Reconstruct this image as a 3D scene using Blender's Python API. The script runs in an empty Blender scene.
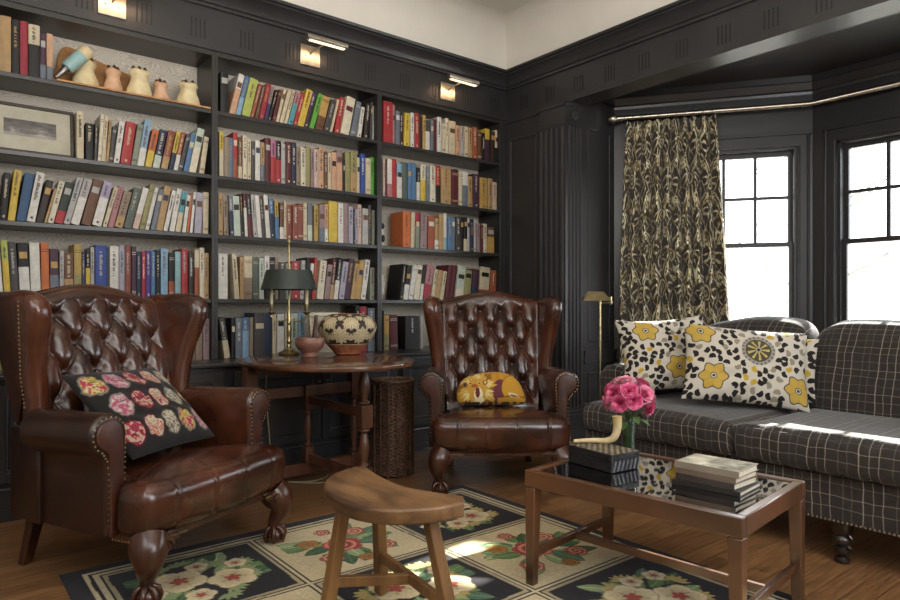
import bpy, math, random
import numpy as np
from mathutils import Matrix, Vector
random.seed(7); np.random.seed(7)
sc = bpy.context.scene
COL = sc.collection
R = math.radians
PI = math.pi

# ------------------------------------------------------------------ helpers
def S(h):
    h = h.lstrip('#')
    o = []
    for i in (0, 2, 4):
        c = int(h[i:i+2], 16) / 255
        o.append(c / 12.92 if c <= .04045 else ((c + .055) / 1.055) ** 2.4)
    return tuple(o)

def lin(a):
    a = np.clip(np.asarray(a, float), 0, 1)
    return np.where(a <= .04045, a / 12.92, ((a + .055) / 1.055) ** 2.4)

def rgb(h):
    h = h.lstrip('#')
    return np.array([int(h[i:i+2], 16) / 255 for i in (0, 2, 4)])

class MB:
    def __init__(s): s.v = []; s.f = []
    def add(s, vs, fs, M=None):
        b = len(s.v)
        s.v += [tuple(M @ Vector(p)) for p in vs] if M is not None else [tuple(p) for p in vs]
        s.f += [tuple(i + b for i in f) for f in fs]
        return s
    def bx(s, x0, x1, y0, y1, z0, z1, M=None):
        vs = [(x, y, z) for z in (z0, z1) for y in (y0, y1) for x in (x0, x1)]
        fs = [(0, 2, 3, 1), (4, 5, 7, 6), (0, 1, 5, 4), (2, 6, 7, 3), (0, 4, 6, 2), (1, 3, 7, 5)]
        return s.add(vs, fs, M)
    def loft(s, rings, cap=True, closed=True, M=None):
        n = len(rings[0]); vs = [p for r in rings for p in r]; fs = []
        for i in range(len(rings) - 1):
            for j in range(n if closed else n - 1):
                k = (j + 1) % n
                fs.append((i*n + j, i*n + k, (i+1)*n + k, (i+1)*n + j))
        if cap and closed:
            fs.append(tuple(range(n))[::-1]); fs.append(tuple((len(rings)-1)*n + j for j in range(n)))
        return s.add(vs, fs, M)
    def tube(s, pts, r, n=8, cap=True, M=None, sq=1.0):
        pts = [Vector(p) for p in pts]; m = len(pts)
        rs = r if isinstance(r, (list, tuple)) else [r] * m
        T = []
        for i in range(m):
            t = pts[min(i+1, m-1)] - pts[max(i-1, 0)]
            T.append(t.normalized() if t.length > 1e-9 else Vector((0, 0, 1)))
        a = Vector((0, 0, 1)) if abs(T[0].z) < .9 else Vector((1, 0, 0))
        u = (a - T[0] * a.dot(T[0])).normalized()
        rings = []
        for i in range(m):
            u = (u - T[i] * u.dot(T[i])).normalized(); w = T[i].cross(u)
            rings.append([tuple(pts[i] + (u*math.cos(2*PI*k/n)*sq + w*math.sin(2*PI*k/n)) * rs[i]) for k in range(n)])
        return s.loft(rings, cap, True, M)
    def bar(s, p, q, w, h, w2=None, h2=None, up=(0, 0, 1), M=None):
        p = Vector(p); q = Vector(q); t = (q - p).normalized(); up = Vector(up)
        if abs(t.dot(up)) > .95: up = Vector((0, 1, 0))
        a = t.cross(up).normalized(); b = a.cross(t)
        w2 = w if w2 is None else w2; h2 = h if h2 is None else h2
        rr = []
        for o, ww, hh in ((p, w, h), (q, w2, h2)):
            rr.append([tuple(o + a*x*ww/2 + b*y*hh/2) for x, y in ((-1, -1), (1, -1), (1, 1), (-1, 1))])
        return s.loft(rr, True, True, M)
    def lathe(s, prof, n=24, c=(0, 0, 0), M=None):
        rings = [[(c[0] + r*math.cos(2*PI*k/n), c[1] + r*math.sin(2*PI*k/n), c[2] + z) for k in range(n)] for r, z in prof]
        return s.loft(rings, True, True, M)
    def sph(s, c, r, n=8, m=6, M=None):
        r = (r, r, r) if not isinstance(r, (tuple, list)) else r
        vs = [(c[0], c[1], c[2] - r[2])]; fs = []
        for i in range(1, m):
            ph = -PI/2 + PI*i/m
            for k in range(n):
                th = 2*PI*k/n
                vs.append((c[0] + r[0]*math.cos(ph)*math.cos(th), c[1] + r[1]*math.cos(ph)*math.sin(th), c[2] + r[2]*math.sin(ph)))
        vs.append((c[0], c[1], c[2] + r[2])); top = len(vs) - 1
        for k in range(n):
            fs.append((0, 1 + (k+1) % n, 1 + k))
            fs.append((top, top - n + k, top - n + (k+1) % n))
            for i in range(m - 2):
                a = 1 + i*n
                fs.append((a + k, a + (k+1) % n, a + n + (k+1) % n, a + n + k))
        return s.add(vs, fs, M)
    def slab(s, out, t, r, fn, seg=5, crown=None):
        """outline (CCW 2D) thickened by t along c with rounded edges r; fn(a,b,c)->xyz"""
        n = len(out); nr = []
        for i in range(n):
            p = Vector(out[i-1]); q = Vector(out[(i+1) % n]); d = (q - p)
            d = d.normalized() if d.length > 1e-9 else Vector((1, 0))
            nr.append(Vector((d.y, -d.x)))
        r = min(r, t/2 - 1e-5); rings = []
        for half in (-1, 1):
            for k in range(seg + 1):
                th = (k / seg) * PI/2 if half == 1 else -PI/2 + (k/seg)*PI/2
                ins = r*(1 - math.cos(th)); c = half*(t/2 - r) + r*math.sin(th)
                rings.append([fn(out[i][0] - nr[i].x*ins, out[i][1] - nr[i].y*ins, c) for i in range(n)])
        if crown:
            cx, cy, h = crown; last = [(out[i][0] - nr[i].x*r, out[i][1] - nr[i].y*r) for i in range(n)]
            for q in (.9, .78, .64, .5, .36, .22, .08):
                rings.append([fn(cx + (p[0]-cx)*q, cy + (p[1]-cy)*q, t/2 + h*(1-q*q)) for p in last])
        return s.loft(rings)
    def grid(s, fn, nu, nv, M=None):
        vs = [fn(i/nu, j/nv) for j in range(nv+1) for i in range(nu+1)]
        fs = [(j*(nu+1)+i, j*(nu+1)+i+1, (j+1)*(nu+1)+i+1, (j+1)*(nu+1)+i) for j in range(nv) for i in range(nu)]
        return s.add(vs, fs, M)
    def build(s, name, mat, parent=None, ang=40, bevel=0, loc=None, rot=None, fix=True):
        me = bpy.data.meshes.new(name)
        me.from_pydata(s.v, [], s.f)
        if fix:
            import bmesh
            bm = bmesh.new(); bm.from_mesh(me); bmesh.ops.recalc_face_normals(bm, faces=bm.faces); bm.to_mesh(me); bm.free()
        return link(name, me, mat, parent, ang, bevel, loc, rot)

def link(name, me, mat, parent=None, ang=40, bevel=0, loc=None, rot=None):
    if mat is not None: me.materials.append(mat)
    me.polygons.foreach_set('use_smooth', [True] * len(me.polygons))
    if ang < 180: me.set_sharp_from_angle(angle=R(ang))
    o = bpy.data.objects.new(name, me); COL.objects.link(o)
    if parent is not None: o.parent = parent
    if loc is not None: o.location = loc
    if rot is not None: o.rotation_euler = rot
    if bevel:
        b = o.modifiers.new('Bevel', 'BEVEL'); b.width = bevel; b.segments = 2; b.limit_method = 'ANGLE'; b.angle_limit = R(40)
    return o

def npgrid(name, P, col, mat, parent=None, loc=None, rot=None, closed_u=False):
    """P: (nv,nu,3) array of points, col: (nv,nu,3) srgb"""
    nv, nu, _ = P.shape
    me = bpy.data.meshes.new(name)
    idx = np.arange(nv*nu).reshape(nv, nu)
    if closed_u:
        a = idx[:-1]; b = np.roll(idx, -1, 1)[:-1]; c = np.roll(idx, -1, 1)[1:]; d = idx[1:]
    else:
        a = idx[:-1, :-1]; b = idx[:-1, 1:]; c = idx[1:, 1:]; d = idx[1:, :-1]
    F = np.stack([a, b, c, d], -1).reshape(-1, 4)
    me.vertices.add(nv*nu); me.vertices.foreach_set('co', P.reshape(-1).astype(np.float32))
    me.loops.add(F.size); me.loops.foreach_set('vertex_index', F.reshape(-1).astype(np.int32))
    me.polygons.add(len(F)); me.polygons.foreach_set('loop_start', (np.arange(len(F))*4).astype(np.int32))
    me.update(calc_edges=True)
    me.validate()
    if col is not None:
        at = me.color_attributes.new('Col', 'FLOAT_COLOR', 'POINT')
        c4 = np.ones((nv*nu, 4), np.float32); c4[:, :3] = lin(col.reshape(-1, 3)); at.data.foreach_set('color', c4.reshape(-1))
    return link(name, me, mat, parent, 180, 0, loc, rot)

def empty(name, loc=(0, 0, 0), rz=0):
    o = bpy.data.objects.new(name, None); COL.objects.link(o); o.location = loc; o.rotation_euler = (0, 0, rz)
    o.empty_display_size = .05
    return o

def tag(o, label, cat, group=None, kind=None):
    o['label'] = label; o['category'] = cat
    if group: o['group'] = group
    if kind: o['kind'] = kind
    return o

def struct(o):
    o['kind'] = 'structure'; return o

def spl(pts, per=8, closed=True):
    n = len(pts); out = []
    rng = range(n) if closed else range(n-1)
    for i in rng:
        g = (lambda k: pts[k % n]) if closed else (lambda k: pts[max(0, min(n-1, k))])
        p0, p1, p2, p3 = g(i-1), g(i), g(i+1), g(i+2)
        for k in range(per):
            t = k/per
            out.append(tuple(.5*((2*b) + (c-a)*t + (2*a-5*b+4*c-d)*t*t + (-a+3*b-3*c+d)*t**3) for a, b, c, d in zip(p0, p1, p2, p3)))
    if not closed: out.append(tuple(pts[-1]))
    return out

def resample(out, step):
    res = []
    n = len(out)
    for i in range(n):
        a = Vector(out[i]); b = Vector(out[(i+1) % n]); k = max(1, int((b-a).length/step))
        for j in range(k): res.append(tuple(a.lerp(b, j/k)))
    return res

def vnoise(X, Y, seed=0):
    xi = np.floor(X).astype(int); yi = np.floor(Y).astype(int); xf = X - xi; yf = Y - yi
    def h(a, b):
        n = (a*374761393 + b*668265263 + seed*974711) & 0x7fffffff
        n = ((n ^ (n >> 13)) * 1274126177) & 0x7fffffff
        return ((n ^ (n >> 16)) & 0xffff) / 65535.
    u = xf*xf*(3-2*xf); w = yf*yf*(3-2*yf)
    return (h(xi, yi)*(1-u) + h(xi+1, yi)*u)*(1-w) + (h(xi, yi+1)*(1-u) + h(xi+1, yi+1)*u)*w

# ------------------------------------------------------------------ materials
def _new(name):
    m = bpy.data.materials.new(name); m.use_nodes = True
    nt = m.node_tree; b = nt.nodes['Principled BSDF']
    return m, nt, b

def noise(nt, scale, detail=4, stretch=None, rough=.55, coord='Object'):
    tc = nt.nodes.new('ShaderNodeTexCoord'); mp = nt.nodes.new('ShaderNodeMapping')
    nt.links.new(tc.outputs[coord], mp.inputs[0])
    if stretch: mp.inputs['Scale'].default_value = stretch
    n = nt.nodes.new('ShaderNodeTexNoise'); n.inputs['Scale'].default_value = scale; n.inputs['Detail'].default_value = detail
    n.inputs['Roughness'].default_value = rough
    nt.links.new(mp.outputs[0], n.inputs['Vector'])
    return n

def ramp(nt, src, stops):
    r = nt.nodes.new('ShaderNodeValToRGB'); e = r.color_ramp.elements
    e[0].position, e[0].color = stops[0][0], (*stops[0][1], 1); e[1].position, e[1].color = stops[-1][0], (*stops[-1][1], 1)
    for p, c in stops[1:-1]:
        k = e.new(p); k.color = (*c, 1)
    nt.links.new(src, r.inputs[0]); return r

def bumpn(nt, b, src, st, dist=.01):
    n = nt.nodes.new('ShaderNodeBump'); n.inputs['Strength'].default_value = st; n.inputs['Distance'].default_value = dist
    nt.links.new(src, n.inputs['Height']); nt.links.new(n.outputs[0], b.inputs['Normal'])

def M(name, c1, c2=None, rough=.5, metal=0, scale=20, stretch=None, bump=0, coat=0, bscale=None, lo=.35, hi=.65, spec=.5, dist=.01):
    m, nt, b = _new(name)
    c1 = S(c1) if isinstance(c1, str) else c1
    b.inputs['Roughness'].default_value = rough; b.inputs['Metallic'].default_value = metal
    b.inputs['Specular IOR Level'].default_value = spec
    if coat: b.inputs['Coat Weight'].default_value = coat; b.inputs['Coat Roughness'].default_value = .15
    c2 = tuple(x*.82 for x in c1) if c2 is None else (S(c2) if isinstance(c2, str) else c2)
    n = noise(nt, scale, 5, stretch)
    r = ramp(nt, n.outputs['Fac'], [(lo, c1), (hi, c2)])
    nt.links.new(r.outputs[0], b.inputs['Base Color'])
    if bump:
        n2 = noise(nt, bscale or scale*3, 4, stretch); bumpn(nt, b, n2.outputs['Fac'], bump, dist)
    return m

def MA(name, rough=.85, bump=.3, bscale=400, sheen=0, spec=.3, scale2=None):
    """pattern colour held in the mesh, with thread bump"""
    m, nt, b = _new(name)
    a = nt.nodes.new('ShaderNodeAttribute'); a.attribute_name = 'Col'
    n = noise(nt, bscale, 2)
    mx = nt.nodes.new('ShaderNodeMix'); mx.data_type = 'RGBA'; mx.blend_type = 'MULTIPLY'; mx.inputs[0].default_value = .35
    nt.links.new(a.outputs['Color'], mx.inputs[6]); nt.links.new(n.outputs['Fac'], mx.inputs[7])
    mm = nt.nodes.new('ShaderNodeMix'); mm.data_type = 'RGBA'; mm.blend_type = 'MULTIPLY'; mm.inputs[0].default_value = 1
    mm.inputs[7].default_value = (1.12, 1.12, 1.12, 1)
    nt.links.new(mx.outputs[2], mm.inputs[6]); nt.links.new(mm.outputs[2], b.inputs['Base Color'])
    b.inputs['Roughness'].default_value = rough; b.inputs['Specular IOR Level'].default_value = spec
    if sheen: b.inputs['Sheen Weight'].default_value = sheen
    if bump: bumpn(nt, b, n.outputs['Fac'], bump, .002)
    return m

PAINT = M('black_satin_paint', '#302f30', '#2a292a', .36, scale=3, bump=.04, bscale=60)
PAINT2 = M('black_gloss_paint', '#343334', '#2e2d2e', .28, scale=3, bump=.03, bscale=40)
BOOKP = M('dark_bookcase_paint', '#2f2e2d', '#292827', .32, scale=3, bump=.03, bscale=50)
FRAMEP = M('black_window_paint', '#232224', '#1d1c1e', .45, scale=3)
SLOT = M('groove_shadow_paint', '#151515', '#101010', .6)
WHITE = M('white_ceiling_paint', '#d9d3c9', '#d3cdc2', .8, scale=2)
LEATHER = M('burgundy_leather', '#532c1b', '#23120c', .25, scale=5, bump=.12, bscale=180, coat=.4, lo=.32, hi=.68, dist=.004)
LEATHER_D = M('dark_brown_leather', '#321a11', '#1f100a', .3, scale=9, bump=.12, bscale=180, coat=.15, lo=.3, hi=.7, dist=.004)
LEATHER_P = M('worn_leather_panel', '#472619', '#2c150e', .36, scale=14, bump=.12, bscale=180, dist=.004)
BRASS = M('aged_brass', '#b3a582', '#8f8159', .3, 1, scale=30)
GOLD = M('gilt_metal', '#c9a866', '#a98645', .3, 1, scale=30)
NICKEL = M('satin_nickel', '#c9c2b5', '#b5ac9d', .3, 1, scale=20)
BRASS_P = M('pale_polished_brass', '#d3c49c', '#b3a274', .3, 1, scale=30)
PEWTER = M('dark_pewter', '#8d8a86', '#6d6a66', .35, 1, scale=20)
MAHOG = M('carved_mahogany', '#4c2a1b', '#2c160d', .3, scale=10, stretch=(1, 1, .25), bump=.1, coat=.3, dist=.003)
OAK_D = M('dark_oak', '#6a4431', '#43291b', .33, scale=9, stretch=(1, 1, .15), bump=.12, coat=.2, dist=.003)
OAK_TOP = M('polished_oak_top', '#63402c', '#402515', .2, scale=8, stretch=(.15, 1, 1), bump=.05, coat=.4, dist=.003)
STOOLW = M('worn_elm_wood', '#86633f', '#3f291a', .42, scale=9, stretch=(1, .3, 1), bump=.45, lo=.36, hi=.62, coat=.15, dist=.004)
STOOLL = M('stool_leg_oak', '#8d683f', '#644526', .45, scale=10, stretch=(1, 1, .12), bump=.15, dist=.003)
WALNUT = M('walnut_table_wood', '#69452c', '#40291a', .3, scale=9, stretch=(.3, .1, .3), bump=.1, coat=.8, dist=.003)
TURNED = M('ebonised_turned_wood', '#2a211c', '#19130f', .28, scale=12, coat=.3)
WICKER = M('dark_wicker', '#6b4f3d', '#3b281e', .55, scale=60, bump=.4, dist=.004)
PAPER = M('page_paper', '#e6dfcf', '#cbc1aa', .9, scale=300, stretch=(1, .02, .02), spec=.2)
SHADEG = M('dark_green_tole', '#2f3833', '#272f2b', .5, scale=10)
TERRA = M('terracotta', '#a4694a', '#86523a', .6, scale=12, bump=.1)
BOWLW = M('reddish_carved_wood', '#8d6353', '#664437', .38, scale=10, stretch=(1, 1, 3), bump=.05)
CREAMC = M('cream_ceramic', '#d8cca4', '#c2b088', .5, scale=16, bump=.1)
BLUSHC = M('blush_ceramic', '#cda98b', '#b58c6a', .55, scale=16, bump=.1)
DARKTIP = M('dark_brown_tip', '#4a3018', '#2e1c0e', .6)
BURL = M('burl_wood', '#b98a58', '#946638', .5, scale=18)
PALEBLUE = M('pale_blue_glaze', '#8fb0b0', '#7c9c9c', .35, scale=8)
CREAMP = M('pale_plaster', '#d6d0c2', '#bdb5a4', .7, scale=25, bump=.2)
BLACKP = M('black_matte', '#161616', '#0f0f0f', .5)
GREYFR = M('dark_wood_frame', '#3a322b', '#2a241f', .45, scale=20)
MATB = M('grey_mat_board', '#b9b4a4', '#aba593', .9, scale=10)
SILVERF = M('silver_gilt_frame', '#c9bfa8', '#a89c84', .35, .7, scale=40)
CORDM = M('pale_cord', '#9b9276', '#8a8268', .6)
LEAF = M('rose_leaf', '#4d6b35', '#35502a', .5, scale=30)
VENTM = M('vent_black', '#0d0d0e', '#080808', .6)
HORN = M('pale_carved_horn', '#d9c9a0', '#b79f6c', .4, scale=14, stretch=(1, 1, 1), bump=.15)

def fabric_plaid():
    m, nt, b = _new('charcoal_plaid_cloth')
    tc = nt.nodes.new('ShaderNodeTexCoord'); sp = nt.nodes.new('ShaderNodeSeparateXYZ'); nt.links.new(tc.outputs['Object'], sp.inputs[0])
    def math_(op, a, c=None):
        n = nt.nodes.new('ShaderNodeMath'); n.operation = op
        for i, q in enumerate((a, c)):
            if q is None: continue
            if isinstance(q, (int, float)): n.inputs[i].default_value = q
            else: nt.links.new(q, n.inputs[i])
        return n.outputs[0]
    def lines(src, period, offs, width):
        out = None
        for o, amp in offs:
            f = math_('FRACT', math_('DIVIDE', math_('ADD', src, o), period))
            d = math_('MULTIPLY', math_('ABSOLUTE', math_('SUBTRACT', f, .5)), period)
            k = math_('MULTIPLY', math_('LESS_THAN', d, width), amp)
            out = k if out is None else math_('MAXIMUM', out, k)
        return out
    wob = noise(nt, 9, 2); wv = math_('MULTIPLY', math_('SUBTRACT', wob.outputs['Fac'], .5), .018)
    u = math_('ADD', sp.outputs['Y'], wv); v = math_('ADD', math_('ADD', sp.outputs['X'], sp.outputs['Z']), wv)
    lu = lines(u, .19, [(0, .44), (.036, .27), (.072, .35), (.12, .1), (.15, .1)], .0021)
    lv = lines(v, .15, [(0, .34), (.045, .24), (.1, .14)], .0019)
    L = math_('MINIMUM', math_('ADD', lu, math_('MULTIPLY', lv, .8)), 1)
    th = noise(nt, 300, 2); L = math_('MULTIPLY', L, math_('ADD', math_('MULTIPLY', th.outputs['Fac'], .8), .3))
    mx = nt.nodes.new('ShaderNodeMix'); mx.data_type = 'RGBA'; nt.links.new(L, mx.inputs[0])
    base = ramp(nt, noise(nt, 25, 4).outputs['Fac'], [(.3, S('#302a27')), (.7, S('#25201d'))])
    nt.links.new(base.outputs[0], mx.inputs[6]); mx.inputs[7].default_value = (*S('#cfc5b4'), 1)
    nt.links.new(mx.outputs[2], b.inputs['Base Color']); b.inputs['Roughness'].default_value = .8; b.inputs['Sheen Weight'].default_value = .25
    b.inputs['Specular IOR Level'].default_value = .25
    bumpn(nt, b, th.outputs['Fac'], .25, .002)
    return m
PLAID = fabric_plaid()

def floor_mat():
    m, nt, b = _new('dark_oak_floorboards')
    tc = nt.nodes.new('ShaderNodeTexCoord')
    br = nt.nodes.new('ShaderNodeTexBrick'); nt.links.new(tc.outputs['Object'], br.inputs['Vector'])
    br.inputs['Color1'].default_value = (*S('#97724e'), 1); br.inputs['Color2'].default_value = (*S('#76563a'), 1)
    br.inputs['Mortar'].default_value = (*S('#2a1a10'), 1)
    br.inputs['Scale'].default_value = 1; br.inputs['Mortar Size'].default_value = .0012; br.inputs['Bias'].default_value = -.1
    br.inputs['Brick Width'].default_value = 1.3; br.inputs['Row Height'].default_value = .082; br.offset = .37
    g = noise(nt, 5, 6, (1.2, 14, 1)); gr = ramp(nt, g.outputs['Fac'], [(.3, (.5, .46, .42)), (.7, (1.2, 1.15, 1.1))])
    mx = nt.nodes.new('ShaderNodeMix'); mx.data_type = 'RGBA'; mx.blend_type = 'MULTIPLY'; mx.inputs[0].default_value = 1
    nt.links.new(br.outputs['Color'], mx.inputs[6]); nt.links.new(gr.outputs[0], mx.inputs[7])
    nt.links.new(mx.outputs[2], b.inputs['Base Color']); b.inputs['Roughness'].default_value = .32
    bumpn(nt, b, br.outputs['Fac'], -.3, .002)
    return m
FLOOR = floor_mat()

def wallpaper():
    m, nt, b = _new('swirled_grey_paper')
    n = noise(nt, 2.2, 3, (1, 1, 2.2))
    w = nt.nodes.new('ShaderNodeTexWave'); w.wave_type = 'BANDS'; w.bands_direction = 'DIAGONAL'
    tc = nt.nodes.new('ShaderNodeTexCoord'); ad = nt.nodes.new('ShaderNodeMix'); ad.data_type = 'RGBA'; ad.inputs[0].default_value = .6
    nt.links.new(tc.outputs['Object'], ad.inputs[6]); nt.links.new(n.outputs['Color'], ad.inputs[7])
    nt.links.new(ad.outputs[2], w.inputs['Vector']); w.inputs['Scale'].default_value = 30; w.inputs['Distortion'].default_value = 3; w.inputs['Detail'].default_value = 3
    r = ramp(nt, w.outputs['Fac'], [(.0, S('#b0a799')), (.6, S('#c3baac')), (1, S('#cdc5b7'))])
    nt.links.new(r.outputs[0], b.inputs['Base Color']); b.inputs['Roughness'].default_value = .8
    return m
PAPERW = wallpaper()

def glass_pane():
    m, nt, b = _new('window_glass')
    out = nt.nodes['Material Output']; nt.nodes.remove(b)
    t = nt.nodes.new('ShaderNodeBsdfTransparent'); g = nt.nodes.new('ShaderNodeBsdfGlossy'); g.inputs['Roughness'].default_value = .02
    n = noise(nt, 2, 2); r = ramp(nt, n.outputs['Fac'], [(.3, (.97, .98, .98)), (.7, (1, 1, 1))]); nt.links.new(r.outputs[0], t.inputs[0])
    mx = nt.nodes.new('ShaderNodeMixShader'); mx.inputs[0].default_value = .05
    nt.links.new(t.outputs[0], mx.inputs[1]); nt.links.new(g.outputs[0], mx.inputs[2]); nt.links.new(mx.outputs[0], out.inputs[0])
    return m
GLASS = glass_pane()

def clear_glass():
    m, nt, b = _new('clear_vase_glass')
    b.inputs['Base Color'].default_value = (.93, .96, .96, 1); b.inputs['Roughness'].default_value = .03
    out = nt.nodes['Material Output']; nt.nodes.remove(b)
    t = nt.nodes.new('ShaderNodeBsdfTransparent'); g = nt.nodes.new('ShaderNodeBsdfGlossy'); g.inputs['Roughness'].default_value = .03
    t.inputs[0].default_value = (.93, .96, .97, 1)
    lw = nt.nodes.new('ShaderNodeLayerWeight'); lw.inputs[0].default_value = .35
    n = noise(nt, 20, 2); mm = nt.nodes.new('ShaderNodeMath'); mm.operation = 'MULTIPLY'; nt.links.new(lw.outputs['Facing'], mm.inputs[0])
    ra = ramp(nt, n.outputs['Fac'], [(.3, (.8, .8, .8)), (.7, (1, 1, 1))]); nt.links.new(ra.outputs[0], mm.inputs[1])
    mx = nt.nodes.new('ShaderNodeMixShader'); nt.links.new(mm.outputs[0], mx.inputs[0])
    nt.links.new(t.outputs[0], mx.inputs[1]); nt.links.new(g.outputs[0], mx.inputs[2]); nt.links.new(mx.outputs[0], out.inputs[0])
    return m
VGLASS = clear_glass()

def mirror_glass():
    m, nt, b = _new('dark_mirror_glass')
    n = noise(nt, 1.5, 2); r = ramp(nt, n.outputs['Fac'], [(.3, (.33, .33, .33)), (.7, (.42, .42, .42))])
    nt.links.new(r.outputs[0], b.inputs['Base Color']); b.inputs['Metallic'].default_value = 1; b.inputs['Roughness'].default_value = .03
    return m
MIRROR = mirror_glass()

def emis(name, col, st):
    m, nt, b = _new(name)
    b.inputs['Base Color'].default_value = (*col, 1); b.inputs['Emission Color'].default_value = (*col, 1); b.inputs['Emission Strength'].default_value = st
    return m
RUGM = MA('needlepoint_wool', .95, .5, 700, .1, .15)
PILM = MA('printed_cotton', .85, .25, 600, .1, .25)
CURM = MA('brocade_curtain_cloth', .7, .25, 500, .2, .3)
POTM = MA('painted_pottery', .5, .1, 120, 0, .4)
PICM = MA('framed_print', .7, .0, 300, 0, .3)
# ------------------------------------------------------------------ room shell
ZT, ZF, ZC = 2.62, 2.883, 2.995       # frieze bottom, frieze top, cornice top
CEIL = 3.34
XL, YF = -5.0, -5.6                    # far side walls (behind the camera)
o = MB().bx(XL, 1.42, YF, .3, -.06, 0).build('floor', FLOOR, fix=True); struct(o)
struct(MB().bx(XL, .3, YF, .3, CEIL, CEIL+.05).build('ceiling', WHITE))
struct(MB().bx(XL, .3, .30, .36, 0, CEIL).build('wall_back', PAINT))
struct(MB().bx(XL-.06, XL, YF, .36, 0, CEIL).build('wall_left', WHITE))
struct(MB().bx(XL, .3, YF-.06, YF, 0, CEIL).build('wall_front', WHITE))
# window wall: solid stretch beside the bookcase, beam over the bay, stretch past the bay
struct(MB().bx(0, .2, -.42, .30, 0, ZT).bx(0, .2, -5.58, .30, ZT, CEIL).bx(0, .2, -5.58, -5.12, 0, ZT)
       .build('wall_right', PAINT))
# frieze over the bookcase, cornice and cove (swept along both walls)
struct(MB().bx(XL, -.001, -.012, .30, ZT, ZF+.03).build('trim_1', PAINT))
def groove_groups(name, pts):
    m = MB()
    for f in pts:
        for k in range(4): f(m, (k-1.5)*.026)
    struct(m.build(name, SLOT))
gx = [-2.58 - .305*k for k in range(-9, 5)]
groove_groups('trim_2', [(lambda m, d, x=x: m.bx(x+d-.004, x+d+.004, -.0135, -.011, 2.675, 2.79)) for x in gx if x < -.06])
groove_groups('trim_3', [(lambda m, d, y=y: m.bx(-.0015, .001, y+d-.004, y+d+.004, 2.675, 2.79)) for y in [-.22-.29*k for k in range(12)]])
prof = [(.0, ZF-.012), (.018, ZF-.012), (.018, ZF+.006), (.03, ZF+.012), (.04, ZF+.035), (.075, ZF+.07), (.10, ZF+.082), (.10, ZF+.092), (.118, ZF+.095), (.125, ZF+.112), (.0, ZF+.112)]
def sweep(profile, name, mat):
    """profile (offset out of the wall, z) carried along back wall, mitred in the corner, then along the window wall"""
    m = MB()
    rings = []
    for (fx, fy, ex, ey) in ((XL, -.012, 0, -1), (0, -.012, -1, -1), (0, -5.58, -1, 0)):
        rings.append([(fx + ex*a, fy + ey*a, z) for a, z in profile])
    m.loft(rings)
    return struct(m.build(name, mat, ang=30))
sweep(prof, 'trim_4', PAINT2)
cove = [(.05, ZF+.10), (.05, ZF+.19)] + [(.05 + .27*(1-math.cos(t)), ZF+.19 + .268*math.sin(t)) for t in [PI/2*k/10 for k in range(1, 11)]] + [(-.02, CEIL), (-.02, ZF+.10)]
sweep(cove, 'trim_5', WHITE)
# panel moulding on the short wall beside the bookcase
def frame_mould(m, p, q, r=.012, ax='y', at=0.0, out=-1):
    (a0, z0), (a1, z1) = p, q
    def P(a, z): return (at, a, z) if ax == 'y' else (a, at, z)
    pts = [P(a0, z0), P(a1, z0), P(a1, z1), P(a0, z1)]
    for i in range(4): m.tube([pts[i], pts[(i+1) % 4]], r, 8)
    return m
m = MB(); frame_mould(m, (-.06, .85), (-.36, 2.44)); frame_mould(m, (-.06, .22), (-.36, .72)); m.bx(-.012, 0, -.42, 0, ZT-.03, ZT)
struct(m.build('trim_6', PAINT2))
# fluted pilaster wrapping the end of the wall
m = MB().bx(-.035, .185, -.70, -.42, 0, ZT)
m.bx(-.05, .19, -.715, -.41, 0, .20).bx(-.044, .187, -.709, -.415, .20, .23)
m.bx(-.046, .19, -.711, -.41, ZT-.03, ZT).bx(-.042, .188, -.707, -.413, ZT-.17, ZT-.15)
for k in range(5):
    y = -.67 + k*.055; m.tube([(-.036, y, .26), (-.036, y, ZT-.19)], .0155, 8)
for k in range(4):
    x = .012 + k*.043; m.tube([(x, -.701, .26), (x, -.701, ZT-.19)], .0125, 8)
m.lathe([(0, 0), (.035, 0), (.04, .004), (.03, .008), (.012, .006), (0, .012)], 20, M=Matrix.Translation((.075, -.701, ZT-.09)) @ Matrix.Rotation(PI/2, 4, 'X'))
for k in range(8):
    a = 2*PI*k/8; m.sph((.075+.024*math.cos(a), -.707, ZT-.09+.024*math.sin(a)), (.009, .005, .009), 6, 4)
struct(m.build('trim_7', PAINT2, ang=35))
# bay: reveal, ceiling, three window walls
P0, P1, P2, P3 = (.58, -.69), (1.42, -1.90), (1.42, -3.90), (.58, -5.11)
BC = 2.79
struct(MB().bx(.185, .62, -.69, -.42, 0, BC).build('wall_bay_side', PAINT2))
struct(MB().bx(.185, .62, -5.40, -5.11, 0, BC).build('wall_bay_end', PAINT2))
m = MB(); frame_mould(m, (.25, .14), (.52, .50), ax='x', at=-.69); frame_mould(m, (.25, .76), (.52, 2.45), ax='x', at=-.69, r=.008)
m.bx(.185, .6, -.712, -.69, .58, .605).bx(.185, .6, -.706, -.69, .60, .66).bx(.185, .6, -.712, -.69, .655, .69).bx(.185, .6, -.71, -.69, 0, .10)
m.bx(.185, .6, -.72, -.69, BC-.1, BC)
struct(m.build('trim_8', PAINT2))
struct(MB().add([(.2, -.42, BC), (.62, -.42, BC), (1.6, -1.8, BC), (1.6, -4.0, BC), (.62, -5.4, BC), (.2, -5.4, BC),
                 (.2, -.42, BC+.05), (.62, -.42, BC+.05), (1.6, -1.8, BC+.05), (1.6, -4.0, BC+.05), (.62, -5.4, BC+.05), (.2, -5.4, BC+.05)],
                [(0, 1, 2, 3, 4, 5), (11, 10, 9, 8, 7, 6)] + [(i, (i+1) % 6, (i+1) % 6 + 6, i+6) for i in range(6)]).build('ceiling_bay', PAINT))
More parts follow.
